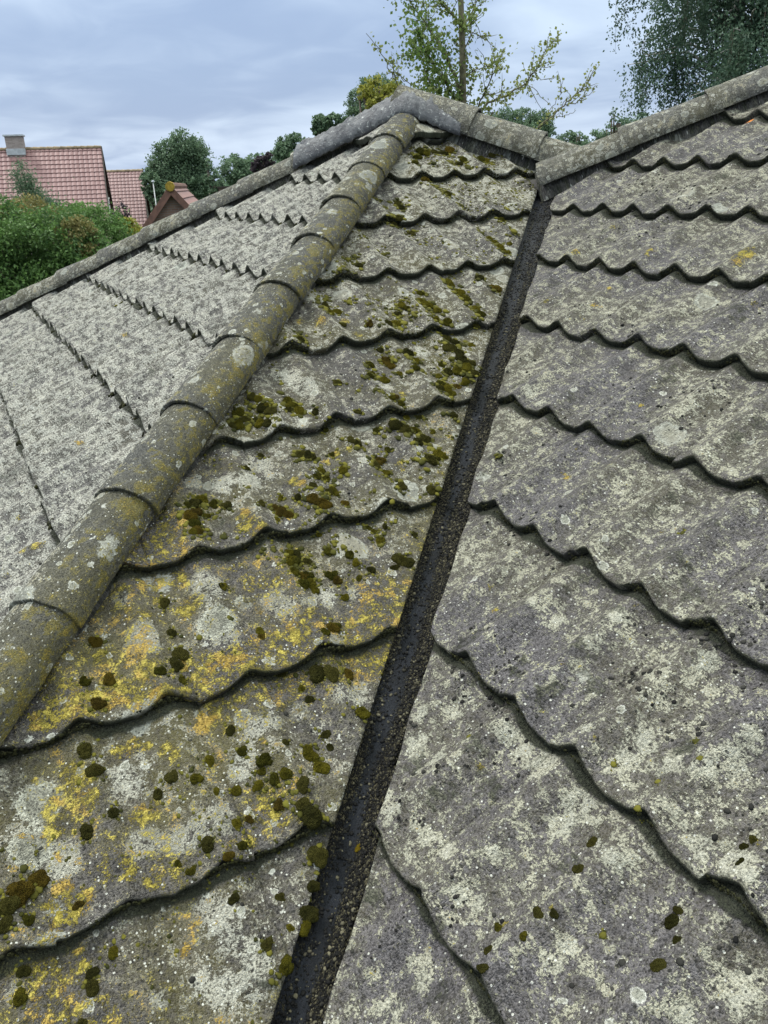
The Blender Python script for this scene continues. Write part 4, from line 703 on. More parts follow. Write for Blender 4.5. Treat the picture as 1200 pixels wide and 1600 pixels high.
for face, n_, xr, yr, cl_ in (('M', 900, (-1.3, 1.6), (-.7, 2.3), .5), ('R', 3600, (-1.0, 1.7), (-.6, 2.4), .5), ('L', 900, (0, 4.6), (-.4, 2.4), .6)):
    x = rng.uniform(*xr, n_*3); Y = rng.uniform(*yr, n_*3); dn = fbm(x*5, Y*5, 3, 60); k_ = dn > -.02+.25*rng.random(len(x)); lo, hi = lim[face](Y); k_ &= (x > lo+.02) & (x < hi-.003); x, Y = x[k_][:n_], Y[k_][:n_]
    P.append(surf(face, x, Y)); R_.append(.0012+.0045*rng.random(len(x))**3); Nm.append(np.repeat(nrm(face)[None], len(x), 0))
blobs('black_crust', np.vstack(P), np.concatenate(R_), np.vstack(Nm), M_black, 'small black moss crumbs scattered over all roof slopes', 'moss crumbs')
# grit in the gutter
n_ = 15000; T_ = rng.uniform(-.75, 1.9, n_); Wg = np.where(rng.random(n_) < .42, rng.normal(.066, .02, n_), np.where(rng.random(n_) < .3, rng.normal(-.012, .008, n_), rng.uniform(-.01, .095, n_))); Wg = np.clip(Wg, -.03, .094)
zg = S*(T_+.5*np.sqrt((Wg-.04)**2*.8+.03**2))-.054+.0035*fbm(T_*22, Wg*40, 3, 5)+.020*np.clip((Wg-.035)/.05, 0, 1)*(.75+fbm(T_*30, Wg*60, 3, 9))+.004*(((T_+.31) % .62)/.62)
Pg = np.stack([T_-Wg*.5, -(T_+Wg*.5), zg], -1); Rg = (.0009+.0035*rng.random(n_)**3.5)
blobs('gutter_grit', Pg, Rg, np.repeat(np.array([[-.2, .2, 1.]])/1.04, n_, 0), M_grit, 'loose black and brown grit lying in the valley gutter', 'grit', .8)
# loose pieces in the gutter
def tuft(T0, W0, r, c, lab):
    i_ = int(abs(T0)*100); o = bpy.data.objects.new('moss_cushion', DM[c, i_ % 5].copy()); COL.objects.link(o)
    o.data.materials[0] = c2m[lab[:6]]; z = S*(T0+.5*math.sqrt((W0-.04)**2*.8+.03**2))-.050
    o.location = (T0-W0*.5, -(T0+W0*.5), z); o.scale = (r, r*.8, r*.7); o.rotation_euler = (0, 0, T0*9); tag(o, lab, 'lichen clump', 'clumps caught in the valley gutter')
c2m = {'yellow': mat_moss('yellow lichen clump', (.25, .16, .01), (.5, .36, .03)), 'pale g': mat_moss('pale lichen clump', (.3, .31, .24), (.5, .5, .42)), 'orange': mat_moss('orange lichen clump', (.2, .12, .01), (.4, .22, .02))}
tuft(-.085, .045, .013, 'g', 'yellow green lichen clump caught low in the valley gutter'); tuft(.115, .075, .016, 'g', 'pale grey lichen clump at the right side of the valley gutter')
tuft(.075, .062, .008, 'b', 'orange brown lichen crumb just below the pale clump in the gutter'); tuft(.33, .06, .005, 'b', 'orange lichen crumb higher up in the dark valley gutter')

# ------------------------------------------------------------------ surroundings
M_ground = simple('grass ground', (.06, .085, .03), .95, .3, .6)
g = MB(); g.poly([(-900, -900, GROUND), (900, -900, GROUND), (900, 900, GROUND), (-900, 900, GROUND)])
tag(g.build('ground', M_ground), kind='structure')

def mat_leaf(name, c1, c2, trans=.35):
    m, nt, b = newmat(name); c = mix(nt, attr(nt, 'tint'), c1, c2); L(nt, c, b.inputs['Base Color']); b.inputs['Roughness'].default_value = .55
    b.inputs['Specular IOR Level'].default_value = .3
    tr = N(nt, 'ShaderNodeBsdfTranslucent'); L(nt, c, tr.inputs[0]); mx = N(nt, 'ShaderNodeMixShader'); mx.inputs[0].default_value = trans
    L(nt, b.outputs[0], mx.inputs[1]); L(nt, tr.outputs[0], mx.inputs[2]); o = [n for n in nt.nodes if n.type == 'OUTPUT_MATERIAL'][0]; L(nt, mx.outputs[0], o.inputs[0]); return m
M_bark = simple('bark', (.11, .09, .07), .9, .3, 12); M_barkg = simple('grey green bark', (.13, .12, .075), .9, .3, 14); M_birch = simple('birch bark', (.45, .44, .4), .8, .3, 3, c2=(.08, .07, .06))
def leaves(C, size, tint, name, mat, parent=None, aspect=.55, droop=0., seed=0, curve=True):
    """C (n,3) leaf centres -> one mesh of bent diamond leaves"""
    r = np.random.default_rng(seed); n = len(C); a = r.normal(size=(n, 3)); a[:, 2] -= droop; a /= np.linalg.norm(a, axis=1)[:, None]
    b = np.cross(a, r.normal(size=(n, 3))); b /= np.linalg.norm(b, axis=1)[:, None]; nn = np.cross(a, b)
    s = size*r.uniform(.65, 1.3, n)[:, None]
    V = np.stack([C-a*s*.5, C+b*s*aspect*.5+nn*s*.08, C+a*s*.5, C-b*s*aspect*.5+nn*s*.08], 1).reshape(-1, 3)
    return mesh_arrays(name, V, np.arange(n*4).reshape(n, 4), mat, parent, cols=np.clip(tint+r.normal(0, .12, n), 0, 1), smooth=False)
def clump_points(blobs_, n, r, sub=40, fill=.35, clr=.32):
    """leaf centres gathered in sub-clumps near the surface of ellipsoids"""
    out = []; tint = []; w = np.array([b[3]*b[4]+b[4]*b[5]+b[3]*b[5] for b in blobs_]); w = w/w.sum()
    for bl, ww in zip(blobs_, w):
        k = max(6, int(sub*ww*len(blobs_))); d = r.normal(size=(k, 3)); d /= np.linalg.norm(d, axis=1)[:, None]
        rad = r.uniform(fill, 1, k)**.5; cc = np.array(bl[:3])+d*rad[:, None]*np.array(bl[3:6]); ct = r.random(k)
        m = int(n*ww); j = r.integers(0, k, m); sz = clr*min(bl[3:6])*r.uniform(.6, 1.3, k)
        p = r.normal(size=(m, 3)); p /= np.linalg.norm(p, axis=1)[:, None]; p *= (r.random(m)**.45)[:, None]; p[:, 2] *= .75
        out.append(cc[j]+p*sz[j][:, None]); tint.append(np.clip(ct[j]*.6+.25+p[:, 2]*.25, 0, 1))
    return np.vstack(out), np.concatenate(tint)
def limb_set(mb, base, blobs_, r0, r, trunk_top=None):
    base = Vector(base); c = np.mean([b[:3] for b in blobs_], 0); top = Vector(trunk_top if trunk_top is not None else (c[0], c[1], c[2]))
    pts = [base.lerp(top, t)+Vector((r.uniform(-.03, .03), r.uniform(-.03, .03), 0))*(top-base).length*.4*(0 < t < 1) for t in np.linspace(0, 1, 6)]
    mb.tube(pts, [r0*(1-.75*t) for t in np.linspace(0, 1, 6)], 8)
    for b in blobs_:
        for q_ in range(3):
            s = pts[2+q_ % 3]; e = Vector(b[:3])+Vector((r.uniform(-.7, .7)*b[3], r.uniform(-.7, .7)*b[4], r.uniform(-.3, .7)*b[5]))
            mb.tube([s, s.lerp(e, .5)+Vector((0, 0, .06*(e-s).length)), e], [r0*.32, r0*.2, r0*.06], 5)
def tree(name, label, cat, loc, blobs_, n, size, mat, trunk_r=.2, group=None, seed=0, bark=None, sub=40, clr=.32, fill=.35, droop=0, gz=None, aspect=.55):
    r = np.random.default_rng(seed); gz = GROUND if gz is None else gz; loc = Vector((loc[0], loc[1], gz)); e = empty(name, loc)
    tag(e, label, cat, group); B = [(b[0]-loc.x, b[1]-loc.y, b[2]-gz, *b[3:]) for b in blobs_]
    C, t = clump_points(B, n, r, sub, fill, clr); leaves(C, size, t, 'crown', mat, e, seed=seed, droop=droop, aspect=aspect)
    mb = MB(); limb_set(mb, (0, 0, 0), B, trunk_r, r); mb.build('trunk', bark or M_bark, e, True); return e
def blob_at(px, py, D, rpx, rpy, depth=None):
    p = at(px, py, D); k = D/F_PX*1.02; rx = rpx*k; rz = rpy*k; return (p.x, p.y, p.z, rx if depth is None else max(rx, depth), rx if depth is None else max(rx, depth), rz)
M_l_green = mat_leaf('leaf mid green', (.05, .10, .025), (.14, .25, .07)); M_l_dark = mat_leaf('leaf blue green', (.055, .095, .055), (.14, .21, .12)); M_l_far = mat_leaf('leaf far green', (.065, .11, .065), (.14, .21, .12))  # blue green and far leaves: distance haze mixed into the leaf colour
M_l_olive = mat_leaf('leaf olive', (.10, .11, .03), (.24, .21, .08)); M_l_yel = mat_leaf('leaf yellow green', (.13, .15, .02), (.30, .29, .05)); M_l_sea = mat_leaf('leaf grey green', (.07, .12, .07), (.16, .24, .14))
M_l_purple = mat_leaf('leaf purple', (.03, .022, .03), (.075, .055, .065)); M_l_hedge = mat_leaf('hedge leaf', (.03, .07, .025), (.13, .23, .06))
TR = 'trees beyond the roofs'
# big hedge-like shrubs at the left
D = 15
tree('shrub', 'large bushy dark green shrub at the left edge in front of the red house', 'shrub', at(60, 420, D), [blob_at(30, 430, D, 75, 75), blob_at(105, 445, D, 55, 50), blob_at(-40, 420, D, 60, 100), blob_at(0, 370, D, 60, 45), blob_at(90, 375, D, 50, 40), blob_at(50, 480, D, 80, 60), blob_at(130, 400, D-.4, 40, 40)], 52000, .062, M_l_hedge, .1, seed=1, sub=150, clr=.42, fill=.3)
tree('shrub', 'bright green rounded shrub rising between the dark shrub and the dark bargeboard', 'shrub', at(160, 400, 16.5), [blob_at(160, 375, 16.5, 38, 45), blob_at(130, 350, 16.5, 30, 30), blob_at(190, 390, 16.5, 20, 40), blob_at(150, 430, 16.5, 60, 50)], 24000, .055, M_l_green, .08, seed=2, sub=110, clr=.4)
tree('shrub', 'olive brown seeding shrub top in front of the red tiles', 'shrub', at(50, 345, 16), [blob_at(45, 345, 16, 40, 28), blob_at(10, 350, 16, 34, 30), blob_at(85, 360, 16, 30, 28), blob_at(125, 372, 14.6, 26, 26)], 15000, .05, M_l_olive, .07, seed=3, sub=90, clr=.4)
tree('shrub', 'yellow green low shrub beside the brown brick gable', 'shrub', at(205, 352, 21), [blob_at(208, 356, 21, 12, 12), blob_at(196, 352, 21, 9, 10), blob_at(205, 375, 21, 14, 20)], 3600, .06, M_l_yel, .05, seed=4, sub=40, clr=.5)
tree('shrub', 'reddish twiggy shrub in front of the second red roof', 'shrub', at(190, 335, 23), [blob_at(190, 332, 23, 10, 14), blob_at(196, 350, 23, 10, 12)], 900, .06, M_l_purple, .04, seed=5, sub=30, clr=.5)
# leaning conifer-like sprays, sea green
def spray(name, label, base_px, tips, D, mat, leafn, seed, lsize=.05, group=None):
    r = np.random.default_rng(seed); b = at(*base_px, D); e = empty(name, (b.x, b.y, GROUND)); tag(e, label, 'shrub', group)
    C = []; mb = MB(); bl = Vector((0, 0, b.z-GROUND)); mb.tube([(0, 0, 0), bl*.5, bl], [.05, .04, .03], 6)
    for tx, ty in tips:
        t = at(tx, ty, D+r.uniform(-.4, .4))-Vector((b.x, b.y, GROUND)); mb.tube([bl, bl.lerp(t, .5)+Vector((0, 0, -.05)), t], [.02, .012, .003], 4)
        for _ in range(leafn):
            f_ = r.random()**.7; p = bl.lerp(t, f_); w_ = .20*(1-f_)+.05; C.append((p.x+r.normal()*w_, p.y+r.normal()*w_, p.z+r.normal()*w_*.9-.02))
    leaves(np.array(C), lsize, r.random(len(C))*.8, 'crown', mat, e, aspect=.3, seed=seed, droop=.3); mb.build('trunk', M_bark, e, True)
spray('conifer', 'grey green conifer with a leaning feathery top before the red tiles', (60, 350), [(30, 252), (22, 268), (45, 290), (60, 300), (75, 310), (90, 318), (102, 330), (110, 345), (45, 275)], 17, M_l_sea, 900, 8, .055)
# trees far behind, each on its own
def fartree(label, px, py, D, shapes, n, size, mat, seed, name='tree', cat='tree', **kw):
    tree(name, label, cat, at(px, py, D), [blob_at(a, b, D+dd, rx, ry) for a, b, rx, ry, dd in shapes], n, size, mat, .25, TR, seed, **kw)
fartree('tall rounded poplar standing behind the brown brick gable', 285, 300, 75, [(288, 235, 26, 24, 0), (265, 262, 28, 30, 0), (300, 262, 28, 34, 1), (255, 280, 20, 30, 0), (285, 290, 40, 24, 0), (312, 285, 18, 28, 0)], 30000, .23, M_l_dark, 21, sub=130, clr=.4)
fartree('low green tree between the second red roof and the tall poplar', 240, 300, 68, [(236, 290, 14, 22, 0), (246, 305, 14, 16, 0)], 3500, .25, M_l_far, 22, sub=40)
fartree('loose feathery young tree to the right of the tall poplar', 328, 285, 60, [(328, 272, 8, 22, 0), (338, 290, 12, 16, 0)], 900, .22, M_l_dark, 23, sub=26)
fartree('round distant tree just above the left roof edge', 372, 275, 105, [(368, 268, 22, 20, 0), (385, 275, 18, 18, 0)], 5000, .4, M_l_dark, 24, sub=60, clr=.4)
fartree('hazy wide tree behind the purple-leaved tree', 408, 262, 125, [(402, 258, 16, 14, 0), (425, 255, 18, 15, 0), (415, 268, 24, 12, 0)], 4000, .4, M_l_far, 25, sub=60, clr=.4)
fartree('small purple-leaved tree poking over the left roof edge', 410, 258, 55, [(408, 255, 10, 9, 0), (420, 250, 7, 9, 0), (400, 262, 8, 8, 0)], 2600, .16, M_l_purple, 26, sub=40)
fartree('light green tree crown above the roof edge left of the peak', 450, 230, 85, [(445, 228, 14, 13, 0), (462, 222, 14, 11, 0), (452, 240, 24, 12, 0)], 4600, .28, M_l_far, 27, sub=60, clr=.4)
fartree('dark green bushy tree closest to the left side of the peak', 515, 190, 40, [(503, 193, 12, 12, 0), (520, 188, 12, 9, 0), (500, 204, 11, 8, 0), (538, 194, 12, 9, 0)], 3600, .15, M_l_dark, 28, sub=50, clr=.4)
fartree('dense dark evergreen tree behind the flashed peak', 590, 160, 30, [(587, 145, 24, 22, 0), (563, 160, 18, 16, 0), (608, 148, 20, 20, 0), (590, 172, 44, 18, 0)], 15000, .085, M_l_dark, 29, sub=110, clr=.38)
fartree('pale yellow leaved small tree right behind the peak', 590, 160, 14, [(588, 142, 16, 16, 0), (612, 146, 16, 14, 0), (570, 146, 12, 9, 0), (600, 162, 30, 10, 0)], 2400, .055, M_l_yel, 30, sub=40, clr=.5)
fartree('distant round-topped grey green wood edge between the slender tree and the gutter', 815, 195, 95, [(790, 188, 18, 17, 0), (815, 186, 18, 15, 0), (845, 192, 18, 16, 0), (815, 205, 46, 16, 0), (770, 196, 14, 14, 0)], 11000, .26, M_l_dark, 31, sub=110, clr=.36)
fartree('dark ragged conifer low behind the right roof edge', 895, 225, 38, [(885, 222, 14, 14, 0), (905, 220, 12, 14, 0), (895, 236, 24, 12, 0)], 4200, .11, M_l_dark, 32, sub=50, clr=.38)
fartree('blue green shrubby tree below the weeping birch', 950, 215, 34, [(935, 222, 18, 15, 0), (955, 212, 16, 14, 0), (975, 205, 16, 18, 0), (945, 235, 34, 14, 0), (1000, 205, 20, 20, 0)], 7000, .09, M_l_sea, 33, sub=70, clr=.4)
fartree('thin upright birch sapling left of the weeping birch', 962, 190, 26, [(960, 185, 7, 17, 0), (972, 200, 10, 12, 0)], 420, .07, M_l_sea, 34, sub=20)

# slender tree with few leaves: branches as drawn in the photograph, with real depth
def slender():
    D = 9.5; r = np.random.default_rng(5); b = at(722, 190, D); e = empty('slender_tree', (b.x, b.y, GROUND)); O = Vector((b.x, b.y, GROUND))
    tag(e, 'slender half-bare tree with small yellowing leaves behind the peak', 'tree')
    mb = MB(); C = []; tn = []
    trunk = [at(726, 420, D)-O, at(724, 300, D)-O, at(723, 190, D)-O, at(723, 90, D)-O, at(720, 0, D)-O, at(718, -90, D)-O, at(715, -190, D)-O]; trunk[0:0] = [Vector((0.05, 0, 0))]
    mb.tube(trunk, [.06, .055, .05, .044, .036, .03, .018, .008], 8)
    def branch(pts, r0, leaf, spread, d0, d1, twigs=0, tint=.5):
        P = [at(x, y, D+d0+(d1-d0)*i/(len(pts)-1))-O for i, (x, y) in enumerate(pts)]
        Q = []
        for i in range(len(P)-1):
            for t in np.linspace(0, 1, 4, endpoint=False): Q.append(P[i].lerp(P[i+1], t)+Vector(r.normal(0, .008, 3)))
        Q.append(P[-1]); mb.tube(Q, list(np.linspace(r0, .0025, len(Q))), 5)
        for _ in range(leaf):
            f_ = r.random(); i = min(int(f_*(len(Q)-1)), len(Q)-2); p = Q[i].lerp(Q[i+1], r.random()); s = spread*(.35+.65*f_) if spread > .06 else spread
            o_ = Vector(r.normal(0, s, 3)); C.append(tuple(p+o_)); tn.append(tint)
        for _ in range(twigs):
            f_ = r.uniform(.2, .95); i = min(int(f_*(len(Q)-1)), len(Q)-2); p = Q[i]; dv = (Q[i+1]-Q[i]).normalized()+Vector(r.normal(0, .75, 3)); ln = r.uniform(.12, .4)*(1.1-f_*.5)
            t = p+dv.normalized()*ln; mb.tube([p, p.lerp(t, .5)+Vector(r.normal(0, .01, 3)), t], [.005, .0035, .0015], 4)
            for _ in range(int(leaf/max(twigs, 1)*.5)): C.append(tuple(p.lerp(t, r.random())+Vector(r.normal(0, .018, 3)))); tn.append(tint)
    # left wing of leaves rising to the upper left
    branch([(722, 150), (700, 90), (672, 45), (640, 5), (620, -30)], .02, 420, .10, 0, .6, 22, .4)
    branch([(722, 170), (690, 120), (665, 80), (652, 40)], .018, 640, .13, 0, -.5, 18, .25)
    branch([(722, 190), (690, 160), (668, 120), (655, 85), (642, 60)], .016, 700, .14, 0, .3, 16, .35)
    branch([(722, 205), (695, 185), (672, 165), (655, 130)], .014, 420, .12, 0, -.4, 10, .5)
    branch([(722, 60), (735, 30), (745, 5), (752, -20)], .012, 130, .07, 0, .3, 12, .5)
    branch([(720, 40), (700, 15), (680, -10)], .012, 150, .08, 0, -.3, 12, .45)
    branch([(722, 85), (740, 48), (748, 60), (764, 56)], .007, 26, .03, 0, .2, 4, .8)
    branch([(722, 120), (745, 108), (765, 105), (775, 95), (790, 75)], .007, 60, .05, 0, .3, 5, .8)
    for k_ in range(6): branch([(723, 195-k_*30), (723+r.uniform(-14, 14), 185-k_*30), (723+r.uniform(-26, 26), 170-k_*30)], .006, 70, .07, 0, r.uniform(-.4, .4), 3, .45)
    branch([(724, 210), (712, 190), (735, 170), (745, 180)], .01, 260, .13, 0, .2, 4, .55)
    # right branches
    branch([(725, 230), (742, 185), (762, 160), (790, 150), (815, 137), (832, 118), (848, 90), (858, 72), (875, 53)], .017, 330, .045, 0, .8, 16, .8)
    branch([(738, 190), (755, 150), (770, 118), (780, 98), (790, 74)], .009, 150, .06, .1, -.4, 9, .7)
    branch([(832, 118), (850, 125), (872, 122)], .004, 6, .02, .6, .8, 1, .9)
    branch([(822, 130), (845, 150), (860, 165)], .004, 8, .02, .6, .5, 1, .9)
    branch([(826, 122), (818, 100)], .004, 4, .02, .6, .7, 1, .9)
    branch([(770, 175), (752, 205), (740, 240)], .01, 60, .05, 0, .2, 3, .8)
    branch([(800, 240), (840, 200), (865, 180), (885, 160), (905, 145), (918, 130), (932, 100)], .013, 90, .03, .3, .9, 7, .95)
    branch([(880, 165), (905, 160), (920, 148), (934, 134)], .006, 16, .02, .6, .9, 3, .95)
    branch([(850, 190), (862, 168), (876, 145), (880, 125)], .004, 14, .02, .6, .7, 1, .9)
    branch([(872, 172), (890, 150), (882, 140)], .004, 8, .02, .6, .7, 1, .9)
    branch([(840, 205), (800, 210), (770, 200), (745, 196)], .006, 60, .05, .2, 0, 3, 1.0)
    branch([(868, 182), (888, 180), (900, 172)], .004, 6, .02, .7, .7, 1, .9)
    # thin bare twig on the left
    branch([(640, 200), (622, 135), (608, 105), (595, 78), (572, 52)], .007, 46, .03, -.3, -.5, 3, .8)
    branch([(660, 190), (640, 130), (625, 118), (612, 112)], .006, 40, .04, -.3, -.2, 4, .8)
    leaves(np.array(C), .038, np.array(tn), 'crown', mat_leaf('autumn leaf', (.055, .12, .022), (.22, .24, .075), .4), e, aspect=.8, seed=3)
    mb.build('trunk', M_barkg, e, True)
slender()

# weeping birch, upper right
def birch():
    D = 22; r = np.random.default_rng(9); b = at(1150, 200, D+1); e = empty('birch_tree', (b.x, b.y, GROUND)); O = Vector((b.x, b.y, GROUND))
    tag(e, 'tall weeping birch with hanging dark foliage at the upper right', 'tree'); mb = MB(); tw_ = MB()
    top = Vector((0, 0, 15.5)); pts = [Vector((math.sin(t*3)*.25, math.cos(t*2)*.2, 15.5*t)) for t in np.linspace(0, 1, 9)]; mb.tube(pts, [.26*(1-.85*t) for t in np.linspace(0, 1, 9)], 10)
    C = []; tn = []
    for i in range(240):
        h = r.uniform(4.2, 15); a = r.uniform(0, 6.28); ln = 3.0*(1-((h-7.5)/10)**2*.8)*r.uniform(.35, 1); s = Vector((0, 0, h))
        tip = s+Vector((math.cos(a)*ln, math.sin(a)*ln, r.uniform(.2, 1.3)*(ln/3)))
        m_ = s.lerp(tip, .55)+Vector((0, 0, .35)); mb.tube([s, m_, tip], [.045, .025, .008], 4)
        for j in range(int(3+ln*3)):
            f_ = r.uniform(.25, 1); p = s.lerp(tip, f_)+Vector((r.normal()*.22, r.normal()*.22, .3*math.sin(f_*3.1))); hang = r.uniform(.5, 1.9)*(.6+.5*f_)
            dx, dy = r.normal(0, .12, 2); q = p+Vector((dx, dy, -hang)); 
            if j % 3 == 0: tw_.tube([p, q], [.005, .002], 3)
            m = int(95*hang); ff = r.random(m); P_ = np.array(p)[None]+(np.array(q)-np.array(p))[None]*ff[:, None]+r.normal(0, 1, (m, 3))*np.array([.11, .11, .05])
            C.append(P_); tn.append(np.full(m, r.random()*.8))
    leaves(np.vstack(C), .075, np.concatenate(tn), 'crown', mat_leaf('birch leaf', (.04, .075, .05), (.11, .175, .11)), e, aspect=.6, droop=.9, seed=9); mb.build('trunk', M_birch, e, True); tw_.build('twigs', M_bark, e, True)
birch()

# distant wood closing the horizon
r_ = np.random.default_rng(3); Cw = []; Tw = []
for i in range(330):
    a = r_.uniform(0, 2*math.pi); Dd = r_.uniform(190, 300); hgt = r_.uniform(5, 8.5); c = np.array([math.cos(a)*Dd, math.sin(a)*Dd, GROUND+hgt*.5]); m = 110
    p = r_.normal(size=(m, 3)); p /= np.linalg.norm(p, axis=1)[:, None]; Cw.append(c+p*np.array([6, 6, hgt*.55])*r_.uniform(.7, 1, (m, 1))); Tw.append(np.full(m, r_.random()*.7))
tag(leaves(np.vstack(Cw), 3.0, np.concatenate(Tw), 'distant_wood', M_l_far, aspect=.8, seed=4), 'far-off tree line closing the horizon', 'wood', kind='stuff')

# ------------------------------------------------------------------ houses behind
def mat_redtile(name, c1, c2, tw=.28, tg=.33):
    m, nt, b = newmat(name); t = N(nt, 'ShaderNodeTexCoord'); n = noise(nt, t.outputs['UV'], 1.2, 4, .6); vr = N(nt, 'ShaderNodeMapping'); L(nt, t.outputs['UV'], vr.inputs[0]); vr.inputs['Scale'].default_value = (1/tw, 1/tg, 1)
    wn = N(nt, 'ShaderNodeTexWhiteNoise', noise_dimensions='2D'); fl_ = N(nt, 'ShaderNodeVectorMath', operation='FLOOR'); L(nt, vr.outputs[0], fl_.inputs[0]); L(nt, fl_.outputs[0], wn.inputs[0])
    c = mix(nt, mth(nt, 'ADD', mth(nt, 'MULTIPLY', wn.outputs[0], .5), mth(nt, 'MULTIPLY', n, .5)), c1, c2); c = mix(nt, mth(nt, 'MULTIPLY', attr(nt, 'alg'), .8), c, (.07, .03, .035))  # dark lines: painted step shadow and joint dirt
    L(nt, c, b.inputs['Base Color']); b.inputs['Roughness'].default_value = .5; return m
M_red = mat_redtile('glazed pink red tile', (.17, .092, .092), (.275, .165, .16)); M_red2 = mat_redtile('aged red tile', (.165, .095, .095), (.265, .165, .16)); M_brown = mat_redtile('brown red tile', (.2, .10, .08), (.3, .17, .14))
M_ridge = simple('mossy ridge tile', (.30, .23, .15), .9, .25, 3); M_ridge_red = simple('brown red verge tile', (.17, .09, .07), .8, .25, 5, c2=(.10, .055, .045))
M_lead = simple('lead sheet', (.42, .44, .48), .5, .15, 5); M_yl = simple('yellow lichen on ridge', (.35, .24, .04), .9, .3, 10)
def tile_field(e, P0, ex, ey, wd, hg, mat, tw=.28, tg=.33, name='roof'):
    """tiled rectangle: P0 lower corner, ex along the eaves, ey up the slope"""
    ex = np.array(ex, float); ey = np.array(ey, float); n = np.cross(ex, ey); n *= np.sign(n[2]); nx = int(wd/tw*7); rows = int(hg/tg+1); V = []; Q = []; UV = []; A = []; b = 0
    xs = np.linspace(0, wd, nx); w_ = np.abs(np.sin(np.pi*xs/tw))**.8; gap = np.exp(-((xs/tw) % 1-.0)**2/.004)+np.exp(-(((xs/tw) % 1)-1)**2/.004)
    for k in range(rows):
        ys = [k*tg, k*tg, k*tg+.01, min((k+1)*tg+.02, hg+.02)]; hs = [-.01, .045, .05, .012]; al = [1, .9, .12, .12]  # al darkens the step faces, their shadow painted into the colour
        for y, h, a_ in zip(ys, hs, al):
            V.append(np.array(P0)[None]+ex*xs[:, None]+ey*y+n*(h+.03*w_)[:, None]); UV.append(np.stack([xs, xs*0+y-(.001 if y == k*tg and h < 0 else 0)], 1)); A.append(np.clip(a_+gap*.75, 0, 1))
        idx = np.arange(4*nx).reshape(4, nx)+b; Q.append(np.stack([idx[:-1, :-1], idx[:-1, 1:], idx[1:, 1:], idx[1:, :-1]], -1).reshape(-1, 4)); b += 4*nx
    Q = np.vstack(Q); c = np.cross(ex, ey)
    if c[2] < 0: Q = Q[:, ::-1]
    return mesh_arrays(name, np.vstack(V), Q, mat, e, np.vstack(UV), {'alg': np.concatenate(A)}, smooth=False)
def gable_house(name, label, loc, yaw, ln, hd, pitch, ridge_z, mroof, mwall, cat='house', verge=M_dark, chimney=None, overhang=.25, wins=True, ridge_m=None, tw=.28, tg=.33, group=None):
    """loc: ground under one end of the ridge; ridge runs along local +x for ln; hd half depth; ridge_z above ground"""
    e = empty(name, (loc[0], loc[1], GROUND), yaw); tag(e, label, cat, group); ez = ridge_z-hd*math.tan(pitch); sl_ = hd/math.cos(pitch)
    w = MB(); w.box((ln/2, -hd+.35, ez/2), (ln-.3, .25, ez)); w.box((ln/2, hd-.35, ez/2), (ln-.3, .25, ez)); zt = ridge_z-.12
    for x in (.15, ln-.4): w.prism([(x, -hd+.2, 0), (x, hd-.2, 0), (x, hd-.2, ez+.1), (x, 0, zt), (x, -hd+.2, ez+.1)], (.25, 0, 0))
    w.build('wall', mwall, e)
    for s_ in (-1, 1):
        tile_field(e, (0, s_*hd, ez), (1, 0, 0), (0, -s_*math.cos(pitch), math.sin(pitch)), ln, sl_, mroof, tw, tg)
        for x in (-.06, ln+.01):
            vb = MB(); vb.prism([(x, s_*hd, ez-.16), (x, s_*hd, ez+.1), (x, 0, ridge_z+.1), (x, 0, ridge_z-.18)], (.05, 0, 0)); vb.build('bargeboard', verge, e)
    rg = MB()
    for i in range(int(ln/.4)+1): rg.tube([(i*.4, 0, ridge_z+.03), (min(i*.4+.42, ln+.1), 0, ridge_z+.04)], [.10, .12], 8)
    rg.build('ridge', ridge_m or M_ridge, e, False)
    if chimney:
        cx_, cw, chh, col = chimney; c = MB(); c.box((cx_, -.0, ridge_z+chh/2-.5), (cw, cw*.8, chh+1.0)); co = c.build('chimney', mwall if col is None else col, e)
        k = MB(); k.box((cx_, 0, ridge_z+chh+.04), (cw+.16, cw*.8+.16, .09)); k.build('cap', M_lead, co); k = MB(); k.box((cx_, 0, ridge_z-.12), (cw+.08, cw*.8+.1, .35)); k.build('flashing', M_lead, co)
    if wins:
        for s_, y in ((-1, -hd+.22), (1, hd-.22)):
            for x in np.arange(1.6, ln-1, 2.6):
                f_ = MB(); f_.box((x, y+s_*.0, 1.4), (1.2, .08, 1.3)); fo = f_.build('window', M_white, e); g_ = MB(); g_.box((x, y+s_*.045, 1.4), (1.06, .02, 1.14)); g_.build('pane', M_glass, fo)
    return e
def yaw_of(px): d = at(px, 300, 1)-Vector(CAM); return math.atan2(d.y, d.x)
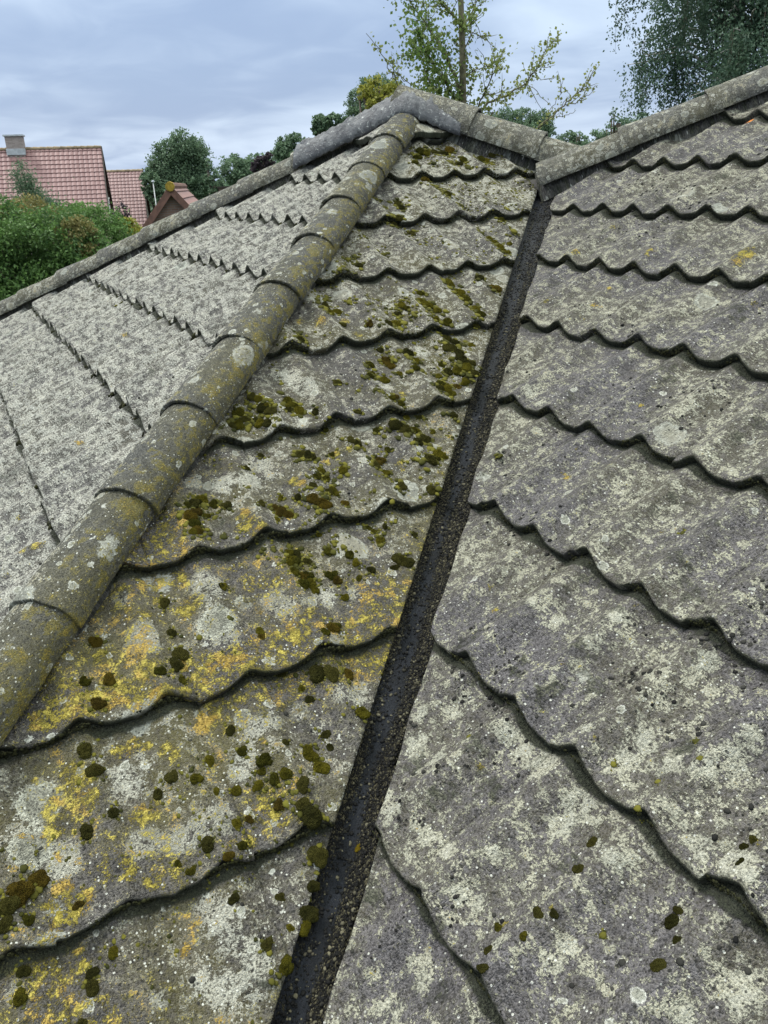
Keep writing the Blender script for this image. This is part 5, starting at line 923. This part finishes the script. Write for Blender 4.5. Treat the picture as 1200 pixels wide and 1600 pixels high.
# red house at the left: ridge end seen at (158,226), runs left
D1 = 58; p = at(158, 231, D1); yh = yaw_of(158)+math.pi/2
h1 = gable_house('red_roof_house', 'large house with pink red tile roof and brick chimney at the left edge', p, yh-.06, 13.5, 4.6, math.radians(50), p.z-GROUND, M_red, M_brick2, chimney=(5.0, 1.0, .75, brick('chimney brick', (.24, .19, .18), (.34, .28, .27), (.3, .28, .27))))
gw = MB(); gw.box((-.02+.12, -1.1, 4.2), (.1, .9, 1.8)); go_ = gw.build('window', M_white, h1); gp = MB(); gp.box((.045, -1.1, 4.2), (.02, .7, 1.6)); gp.build('pane', M_glass, go_)
D2 = 72; p = at(223, 267, D2)
gable_house('red_roof_house', 'smaller pink red roofed house right behind the large one', p, yh-.10, 8, 4.2, math.radians(48), p.z-GROUND, M_red2, M_brick2)
D3 = 25; p = at(266, 294, D3); yg = yaw_of(266)
h3 = gable_house('brick_outbuilding', 'small brown brick gabled building with a lichened ridge end', p, yg-.07, 7, 2.2, math.radians(50), p.z-GROUND, M_brown, M_brick, 'outbuilding', verge=M_ridge_red, wins=False, ridge_m=M_ridge_red, tw=.2, tg=.25)
yk = MB(); yk.tube([(-.12, 0, p.z-GROUND+.04), (.12, 0, p.z-GROUND+.05)], [.13, .13], 10); yk.build('ridge_end', M_yl, h3)
D4 = 120; p = at(335, 300, D4)
gable_house('white_gable_house', 'tiny distant house with white gable and red roof seen over the roof edge', p, yh-.9, 5, 2.4, math.radians(40), p.z-GROUND, M_red, M_white, wins=False)
p = at(328, 290, 110)
gable_house('red_chimney_house', 'tiny distant house of which mainly a red chimney shows', p, yh+.1, 5, 2.4, math.radians(40), p.z-GROUND-1.2, M_red2, M_brick, chimney=(2.2, .9, 1.6, simple('red brick far', (.38, .14, .11), .9, .2, 4)), wins=False)
p = at(352, 290, 60); cb = MB(); zt = p.z-GROUND; cb.box((0, 0, zt/2-.1), (1.3, 1.0, zt-.1)); e = empty('brown_chimney_stack', (p.x, p.y, GROUND), yg); tag(e, 'squat brown brick chimney stack just above the left roof edge', 'chimney stack')
cb.build('stack', M_brick, e); ck = MB(); ck.box((0, 0, zt-.1), (1.5, 1.2, .12)); ck.build('cap', M_dark, e)
p = at(239, 284, 48); pl = MB(); hh_ = p.z-GROUND; pl.tube([(0, 0, 0), (0, 0, hh_)], [.035, .025], 8); e = empty('white_pole', (p.x, p.y, GROUND)); tag(e, 'thin white pole standing between the second red roof and the poplar', 'pole'); pl.build('shaft', simple('weathered white paint', (.5, .5, .5), .6, .1), e, True)
tk = MB(); tk.tube([(0, 0, hh_), (0, 0, hh_+.08)], [.09, .05], 8); tk.build('cap', M_lead, e)
